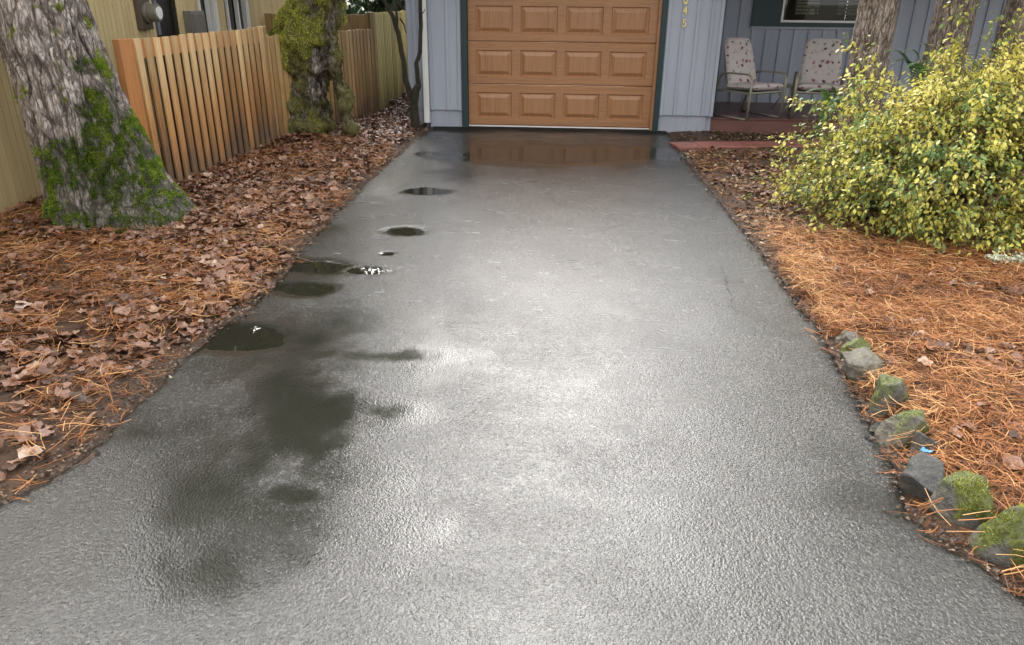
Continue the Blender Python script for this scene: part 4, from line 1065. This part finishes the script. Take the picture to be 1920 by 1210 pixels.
def rock(label, box, hgt, moss, shade, seed, tuft=0, depth=.8, rz=None, group='rocks edging the driveway'):
    x0, y0, x1, y1 = box; rg = np.random.default_rng(seed)
    base = at((x0+x1)/2, y1-(y1-y0)*.12); dep = (base-CAM)@CF; wd = (x1-x0)*dep/FPX
    V = ICO_V*(1+.22*fbm(ICO_V[:,0]*1.3+seed, ICO_V[:,1]*1.3, ICO_V[:,2]*1.3, seed, 3))[:,None]
    for k in range(11):
        n = rg.normal(0, 1, 3); n[2] = abs(n[2])*.9 if k < 7 else n[2]; n /= np.linalg.norm(n); d = rg.uniform(.50, .84); s = V@n
        V = V-np.maximum(s-d, 0)[:,None]*n*.93
    V = V*(1+.13*fbm(V[:,0]*4, V[:,1]*4, V[:,2]*4, seed+1, 5))[:,None]
    ext = V.max(0)-V.min(0); V = (V-(V.max(0)+V.min(0))/2)/ext
    a = rg.uniform(-.5, .5) if rz is None else rz
    wd = wd*1.08; depth = depth*1.1; hgt = hgt*.86; V = V*np.array([wd, wd*depth, hgt*1.5]); V = V+rg.normal(0, .0, V.shape)
    c_, s_ = math.cos(a), math.sin(a); V = np.stack([V[:,0]*c_-V[:,1]*s_, V[:,0]*s_+V[:,1]*c_, V[:,2]], 1)
    loc = np.array([base[0], base[1]+wd*depth*.42, hgt*.20])
    N = ICO_V.copy()
    mo = np.clip(moss*(.35+.75*V[:,2]/hgt+1.7*fbm(V[:,0]*16, V[:,1]*16, V[:,2]*16, seed+5, 4))+moss*.2, 0, 1)
    o = thing('edging_rock', label, 'rock', tuple(loc), group)
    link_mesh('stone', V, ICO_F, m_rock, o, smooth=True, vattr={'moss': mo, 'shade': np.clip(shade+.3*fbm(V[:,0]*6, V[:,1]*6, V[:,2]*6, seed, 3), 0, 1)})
    if tuft:
        cnd = np.where((mo > .62) & (V[:,2] > -hgt*.5))[0]
        if len(cnd):
            cnd = rg.choice(cnd, tuft, replace=True)
            nn_ = V[cnd]/np.array([wd, wd*depth, hgt*1.5])**2; nn_ /= np.linalg.norm(nn_, axis=1)[:,None]
            moss_tufts('moss', V[cnd], nn_, 10, .0034, m_ymoss, o, rg=rg, spread=.010, wid=.0015, tone0=np.clip(.5+.4*rg.normal(0, .5, len(cnd))+.3*V[cnd,2]/hgt, 0, 1))
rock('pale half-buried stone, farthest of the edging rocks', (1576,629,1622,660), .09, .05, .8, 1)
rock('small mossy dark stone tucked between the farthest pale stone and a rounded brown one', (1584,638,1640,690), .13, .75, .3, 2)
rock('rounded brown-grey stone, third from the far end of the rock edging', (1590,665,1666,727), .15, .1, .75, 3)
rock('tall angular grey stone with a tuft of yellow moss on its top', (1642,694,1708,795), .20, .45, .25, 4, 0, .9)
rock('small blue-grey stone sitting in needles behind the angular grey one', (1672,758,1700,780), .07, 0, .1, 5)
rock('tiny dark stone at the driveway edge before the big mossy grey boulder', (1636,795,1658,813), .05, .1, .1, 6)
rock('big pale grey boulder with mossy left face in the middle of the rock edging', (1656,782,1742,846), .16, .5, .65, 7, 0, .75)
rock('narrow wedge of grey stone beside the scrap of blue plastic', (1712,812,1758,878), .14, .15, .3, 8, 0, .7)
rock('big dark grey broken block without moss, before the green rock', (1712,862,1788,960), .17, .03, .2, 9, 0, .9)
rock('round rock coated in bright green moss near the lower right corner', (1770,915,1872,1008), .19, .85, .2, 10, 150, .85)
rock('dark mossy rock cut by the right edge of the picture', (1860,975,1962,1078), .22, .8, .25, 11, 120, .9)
rock('lone small dark stone lying on mulch left of the yellow shrub', (1484,345,1500,360), .05, 0, .1, 12, group='loose stones')
# scrap of blue plastic
p = at(1738, 846, .12); mb = MB()
V, F = leaf_template(np.random.default_rng(5)); V = V*np.array([.05, .035, .05])
m_bplas = simple('blue_plastic', (.10, .30, .62), .3)
o = link_mesh('plastic_scrap', V*np.array([1, 1, 1.5])+p, F, m_bplas); sol = o.modifiers.new('solid', 'SOLIDIFY'); sol.thickness = .002
tag(o, 'crumpled scrap of blue plastic caught between two edging rocks', 'litter')
# pale lichen clump
p = at(1884, 500, .03); rg = np.random.default_rng(77)
pts = np.stack([p[0]+rg.uniform(-.12, .12, 420), p[1]+rg.normal(0, .025, 420), .03+np.abs(rg.normal(0, .022, 420))+float(gh(p[0], p[1]))], 1)
V, F = leaf_template(rg, 4, 10)
P, FF = copies(V, F, pts, rots(rg.uniform(0, 6.28, 420), rg.normal(0, .8, 420), rg.normal(0, .8, 420)), rg.uniform(.012, .03, 420))
m_lich = simple('pale_lichen', (.60, .64, .50), .8)
tag(link_mesh('lichen_branch', P, FF, m_lich), 'pale green-white lichen-covered twig lying in front of the yellow shrub', 'twig')

# ================================================================== THE YELLOW SHRUB
m_shrub = foliage_mat('yellow_green_leaf', [(0, (.06, .12, .035)), (.28, (.16, .26, .07)), (.46, (.25, .33, .085)), (.58, (.53, .52, .11)), (.85, (.70, .62, .11)), (1, (.79, .70, .22))], .38, .3)
m_cane = simple('shrub_cane', (.13, .085, .05), .7, 0, .3, 30)
rs = np.random.default_rng(42)
SC = np.array([4.20, -4.28]); SA, SB, SCZ = 1.32, 1.18, 1.38
sh = thing('shrub', 'broad rounded shrub with yellow and green leaves beside the driveway', 'shrub', (SC[0], SC[1], 0))
LP, LD, LT = [], [], []; mb = MB()
def bez(a, c, d, n): 
    t = np.linspace(0, 1, n)[:,None]; return (1-t)**2*a+2*t*(1-t)*c+t*t*d
def envelope(az, el):
    d = np.array([math.cos(az)*math.cos(el), math.sin(az)*math.cos(el), math.sin(el)])
    p_ = 2.5; k = (abs(d[0]/SA)**p_+abs(d[1]/SB)**p_+abs(d[2]/SCZ)**p_)**(-1/p_); return d*k
def add_leaves(pts, t0, n, bias, jit=.018):
    for j in range(n):
        t = t0+(1-t0)*(j+rs.uniform(0, 1))/n; f_ = t*(len(pts)-1); i = min(int(f_), len(pts)-2); p_ = pts[i]+(pts[i+1]-pts[i])*(f_-i); dr = pts[i+1]-pts[i]
        LP.append(p_+rs.normal(0, jit, 3)); LD.append(dr/np.linalg.norm(dr)); LT.append(bias+.15*(t-.6))
def cane(root, tip, sag, rad, n_leaf, n_twig, tb):
    mid = (root+tip)/2; mid = np.array([root[0]+(tip[0]-root[0])*.38, root[1]+(tip[1]-root[1])*.38, max(root[2], tip[2])*1.02+sag])
    P_ = bez(root, mid, tip, 9); mb.tube(P_, np.linspace(rad, .0016, 9), 5)
    add_leaves(P_, .5, n_leaf, tb)
    for k in range(n_twig):
        t = rs.uniform(.42, .98); i = min(int(t*8), 7); p_ = P_[i]+(P_[i+1]-P_[i])*(t*8-i)
        o = p_-np.array([SC[0], SC[1], .35]); o /= np.linalg.norm(o)+1e-6
        d = o*.8+rs.normal(0, .55, 3); d /= np.linalg.norm(d); L = rs.uniform(.10, .24); e = p_+d*L; e[2] -= L*.25*rs.uniform(0, 1)
        Q = bez(p_, p_+d*L*.55+np.array([0, 0, .03]), e, 5)
        Q[:, 2] = np.maximum(Q[:, 2], .05)
        mb.tube(Q, np.linspace(.0022, .001, 5), 4); add_leaves(Q, .12, rs.integers(6, 11), tb+rs.normal(0, .10))
for k in range(520):
    az = rs.uniform(0, 6.283); el = math.asin(rs.uniform(-.0, 1)**.85)
    if math.sin(az) > .45 and rs.uniform() < .45: az = -az
    e = envelope(az, max(el, .05))*rs.uniform(.70, 1.03)*(1+.10*vn(math.cos(az)*2, math.sin(az)*2, el*2, 4))
    tip = np.array([SC[0], SC[1], 0])+e; root = np.array([SC[0]+rs.normal(0, .33), SC[1]+rs.normal(0, .28), .0])
    tip[2] *= .74+.26*float(sstep(-.35, .35, (tip[0]-SC[0])/SA)); tip[2] = max(tip[2], .10)
    if tip[0] < xr(tip[1])+.10: tip[0] = xr(tip[1])+.10+rs.uniform(0, .1)
    cane(root, tip, rs.uniform(.05, .22), rs.uniform(.004, .009), rs.integers(9, 15), rs.integers(6, 9), rs.normal(.55, .12)+.08*math.sin(el))
def sprig(px_, py_, yy, root_px, nt_=3, nl=12):
    tip = at_y(px_, py_, yy); root = at_y(root_px[0], root_px[1], yy+.1); cane(root, tip, .05, .004, nl, nt_, .55)
sprig(1437, 258, -4.5, (1560, 300)); sprig(1568, 92, -4.0, (1690, 300), 5, 16); sprig(1482, 195, -4.3, (1600, 300), 5); sprig(1802, 38, -4.2, (1790, 200), 6, 16); sprig(1600, 118, -4.0, (1690, 280), 3)
sprig(1895, 62, -4.2, (1880, 200), 5, 12)
LP = np.array(LP); LD = np.array(LD); LT = np.array(LT); N = len(LP)
print('shrub leaves', N)
# ovate folded leaf along +x
LV = np.array([(0,0,0),(.32,.25,.05),(.66,.20,.03),(1,0,-.10),(.66,-.20,.03),(.32,-.25,.05),(.35,0,0),(.7,0,-.02)])
LF = np.array([[0,6,1],[6,7,2],[6,2,1],[7,3,2],[0,5,6],[6,5,4],[6,4,7],[7,4,3]])
outw = LP-np.array([SC[0], SC[1], .3]); azl = np.arctan2(outw[:,1], outw[:,0])+rs.normal(0, .9, N)
keep_world(mb.build('cane', m_cane), sh)
P_, FF = copies(LV, LF, LP, rots(azl, rs.normal(.55, .5, N), rs.normal(0, .6, N)), rs.uniform(.024, .051, N))
cl_ = fbm(LP[:,0]*3.2, LP[:,1]*3.2, LP[:,2]*3.2, 12, 3)
tone = LT+cl_*.55+rs.normal(0, .17, N)
tone = np.where(np.abs(tone-.5) < .09, tone+np.sign(tone-.5)*.07, tone)
keep_world(link_mesh('foliage', P_, FF, m_shrub, fattr=np.repeat(np.clip(tone, 0, 1), len(LF))), sh)

# ------------------------------------------------------------------ ferns behind the shrub
m_fern = foliage_mat('fern_green', [(0, (.02, .06, .015)), (.6, (.05, .13, .03)), (1, (.16, .26, .10))], .45, .3)
def fern(label, fronds, tone):
    root0 = fronds[0][0]; f = thing('fern', label, 'fern', tuple(root0))
    for root, mid, tip, wd_ in fronds:
        P = bez(np.array(root), np.array(mid), np.array(tip), 34); fv, ff = [], []; m_ = MB(); m_.tube(P[::3], np.linspace(.004, .0012, len(P[::3])), 5, tone*.6)
        for i in range(4, 33):
            d = P[i+1]-P[i]; d /= np.linalg.norm(d); s = np.cross(d, [0, 0, 1.0]); s /= np.linalg.norm(s)+1e-6; u_ = np.cross(s, d)
            L = wd_*math.sin(math.pi*min(1, (i-2)/33*.92+.12))**.7
            for sg in (1, -1):
                t_ = P[i]+s*sg*L+d*L*.28-u_*L*.12; h_ = d*.0095; md = P[i]+s*sg*L*.5+d*L*.08+u_*L*.02
                m_.add([P[i]-h_*.8, P[i]+h_*.8, md+h_, t_, md-h_], [(0, 1, 2, 4), (4, 2, 3)], float(np.clip(tone+rs.normal(0, .12), 0, 1)))
        keep_world(m_.build('frond', m_fern), f)
r1 = np.array([4.45, -3.1, .45])
def fp(px_, py_, yy): return tuple(map(float, at_y(px_, py_, yy)))
fern('dark green sword fern fanning out between the middle trunk and the shrub', [(tuple(r1), fp(1740, 70, -3.0), fp(1668, 122, -3.1), .06), (tuple(r1), fp(1755, 62, -3.0), fp(1690, 98, -3.0), .06), (tuple(r1), fp(1750, 80, -3.1), fp(1700, 128, -3.3), .06), (tuple(r1), fp(1770, 60, -3.0), fp(1722, 84, -3.0), .055), (tuple(r1), fp(1730, 62, -3.0), fp(1655, 100, -3.05), .07)], .62)
r2_ = np.array([3.5, -3.3, .5])
fern('pale green fern frond reaching left in front of the right patio chair', [(tuple(r2_), fp(1585, 140, -3.4), fp(1508, 174, -3.5), .05), (tuple(r2_), fp(1600, 150, -3.3), fp(1540, 160, -3.3), .045), (tuple(r2_), fp(1610, 160, -3.4), fp(1560, 190, -3.5), .05)], .75)

# ================================================================== PATIO CHAIRS AND TABLE
m_floral, nt, b = mat('floral_cushion')
v = coords(nt); vo = nd(nt, 'ShaderNodeTexVoronoi', Scale=13.0); vo.inputs['Randomness'].default_value = .8
wv = noise(nt, v, 30, 3, .5); dvm = nt.nodes.new('ShaderNodeVectorMath'); dvm.operation = 'MULTIPLY_ADD'; nt.links.new(wv.outputs['Color'], dvm.inputs[0]); dvm.inputs[1].default_value = (.06, .06, .06); nt.links.new(v, dvm.inputs[2]); lk(nt, dvm, 0, vo, 'Vector')
sp_n = ramp(nt, [(.0, (1, 1, 1)), (.24, (1, 1, 1)), (.32, (0, 0, 0))]); lk(nt, vo, 'Distance', sp_n, 'Fac')
colr = ramp(nt, [(0, (.10, .02, .03)), (.35, (.20, .07, .08)), (.5, (.12, .12, .10)), (.7, (.30, .30, .26)), (.9, (.42, .36, .33))], 'CONSTANT'); lk(nt, vo, 'Color', colr, 'Fac')
n2 = noise(nt, v, 16, 3, .5); vi = ramp(nt, [(.60, (0, 0, 0)), (.64, (1, 1, 1))]); lk(nt, n2, 'Fac', vi, 'Fac')
c = mixc(nt, math_n(nt, 'MULTIPLY', vi.outputs['Color'], .5), (.46, .42, .41), (.26, .26, .23)); c = mixc(nt, sp_n.outputs['Color'], c, colr.outputs['Color'])
nt.links.new(c, b.inputs['Base Color']); b.inputs['Roughness'].default_value = .9
m_champ = simple('champagne_metal', (.27, .25, .20), .45, .35, .1)
def cushion(name, w_, l_, t_, parent, mt, taper=0.0, roundtop=3.5):
    n = 25; u_, v_ = np.meshgrid(np.linspace(-1, 1, n), np.linspace(-1, 1, n*2)); 
    th_ = t_/2*np.maximum(0, (1-np.abs(u_)**5)*(1-np.abs(v_)**9))**.4
    th_ = th_*(1-.12*np.exp(-((np.abs(v_)-.33)/.05)**2))
    X = u_*w_/2*(1-taper*(v_+1)/2)*(1-.16*np.clip(v_-.75, 0, 1)*4*np.abs(v_)); Y = v_*l_/2-.06*l_*np.clip(np.abs(u_)-.55, 0, 1)**2*np.sign(v_)*2
    top_ = np.stack([X, Y, th_], -1).reshape(-1, 3); bot_ = np.stack([X, Y, -th_], -1).reshape(-1, 3)
    F = grid_faces(n*2, n); m_ = len(top_); F2 = F[:, ::-1]+m_
    V = [mt @ Vector(p_) for p_ in np.concatenate([top_, bot_])]
    return link_mesh(name, V, np.concatenate([F, F2]), m_floral, parent, smooth=True)
def make_chair(label, loc, rz):
    ch = thing('patio_chair', label, 'chair', loc, 'patio chairs', rz)
    # local: seat faces -y
    W_ = .60
    for s in (-1, 1):
        x_ = s*W_/2; m_ = MB()
        path = [(x_,-.27,0),(x_,-.285,.30),(x_,-.285,.49),(x_,-.26,.545),(x_,-.20,.565),(x_,.10,.56),(x_,.24,.545),(x_,.30,.49),(x_,.36,.30),(x_,.43,.02)]
        m_.tube(path, .021, 8, squash=(.55, 1)); m_.tube([(x_,-.262,.012),(x_,.43,.012)], .012, 6)
        m_.build('side_frame', m_champ, ch, smooth=True)
    m_ = MB(); m_.tube([(-W_/2,-.27,.34),(W_/2,-.27,.34)], .016, 8); m_.tube([(-W_/2,.30,.32),(W_/2,.30,.32)], .014, 8); m_.box(-W_/2, W_/2, -.27, .27, .325, .345); m_.build('seat_rail', m_champ, ch)
    for s in (-1, 1):
        m_ = MB(); m_.tube([(s*.25,.20,.34),(s*.23,.30,.62),(s*.19,.37,.86)], .012, 6); m_.build('back_post', m_champ, ch)
    cushion('seat_cushion', .56, .56, .09, ch, Matrix.Translation((0, -.03, .395)) @ Matrix.Rotation(R(-3), 4, 'X'))
    cushion('back_cushion', .52, .66, .10, ch, Matrix.Translation((0, .27, .665)) @ Matrix.Rotation(R(70), 4, 'X'), .10)
    return ch
FZ = pz+.022
a_ = at(1403, 226, FZ); c_ = at(1458, 223, FZ); e_ = at(1347, 214, FZ); print('chair feet', a_, c_, e_)
rz1 = R(32)
m0 = (a_+c_)/2
make_chair('floral cushioned patio chair standing left, beside the garage corner', (float(m0[0])-.27*math.sin(rz1)*1.0, float(m0[1])+.27*math.cos(rz1), FZ), rz1)
c2 = at(1536, 225, FZ)
make_chair('floral cushioned patio chair half hidden by the shrub and fern', (float(c2[0]), float(c2[1])+.22, FZ), R(-14))
tb = at_y(1478, 160, .95)
tbl = thing('side_table', 'small round metal side table between the two patio chairs', 'table', (float(tb[0])+.02, .95, FZ))
m_ = MB(); hz = float(tb[2])-FZ; m_.tube([(0,0,hz-.02),(0,0,hz)], .24, 28); m_.build('table_top', m_champ, tbl, bevel=.005)
for k in range(3):
    a0 = k*2.094+.4; m_ = MB(); m_.tube([(.19*math.cos(a0), .19*math.sin(a0), hz-.021), (.10*math.cos(a0), .10*math.sin(a0), hz*.5), (.21*math.cos(a0), .21*math.sin(a0), 0)], .011, 6); m_.build('leg', m_champ, tbl, smooth=True)
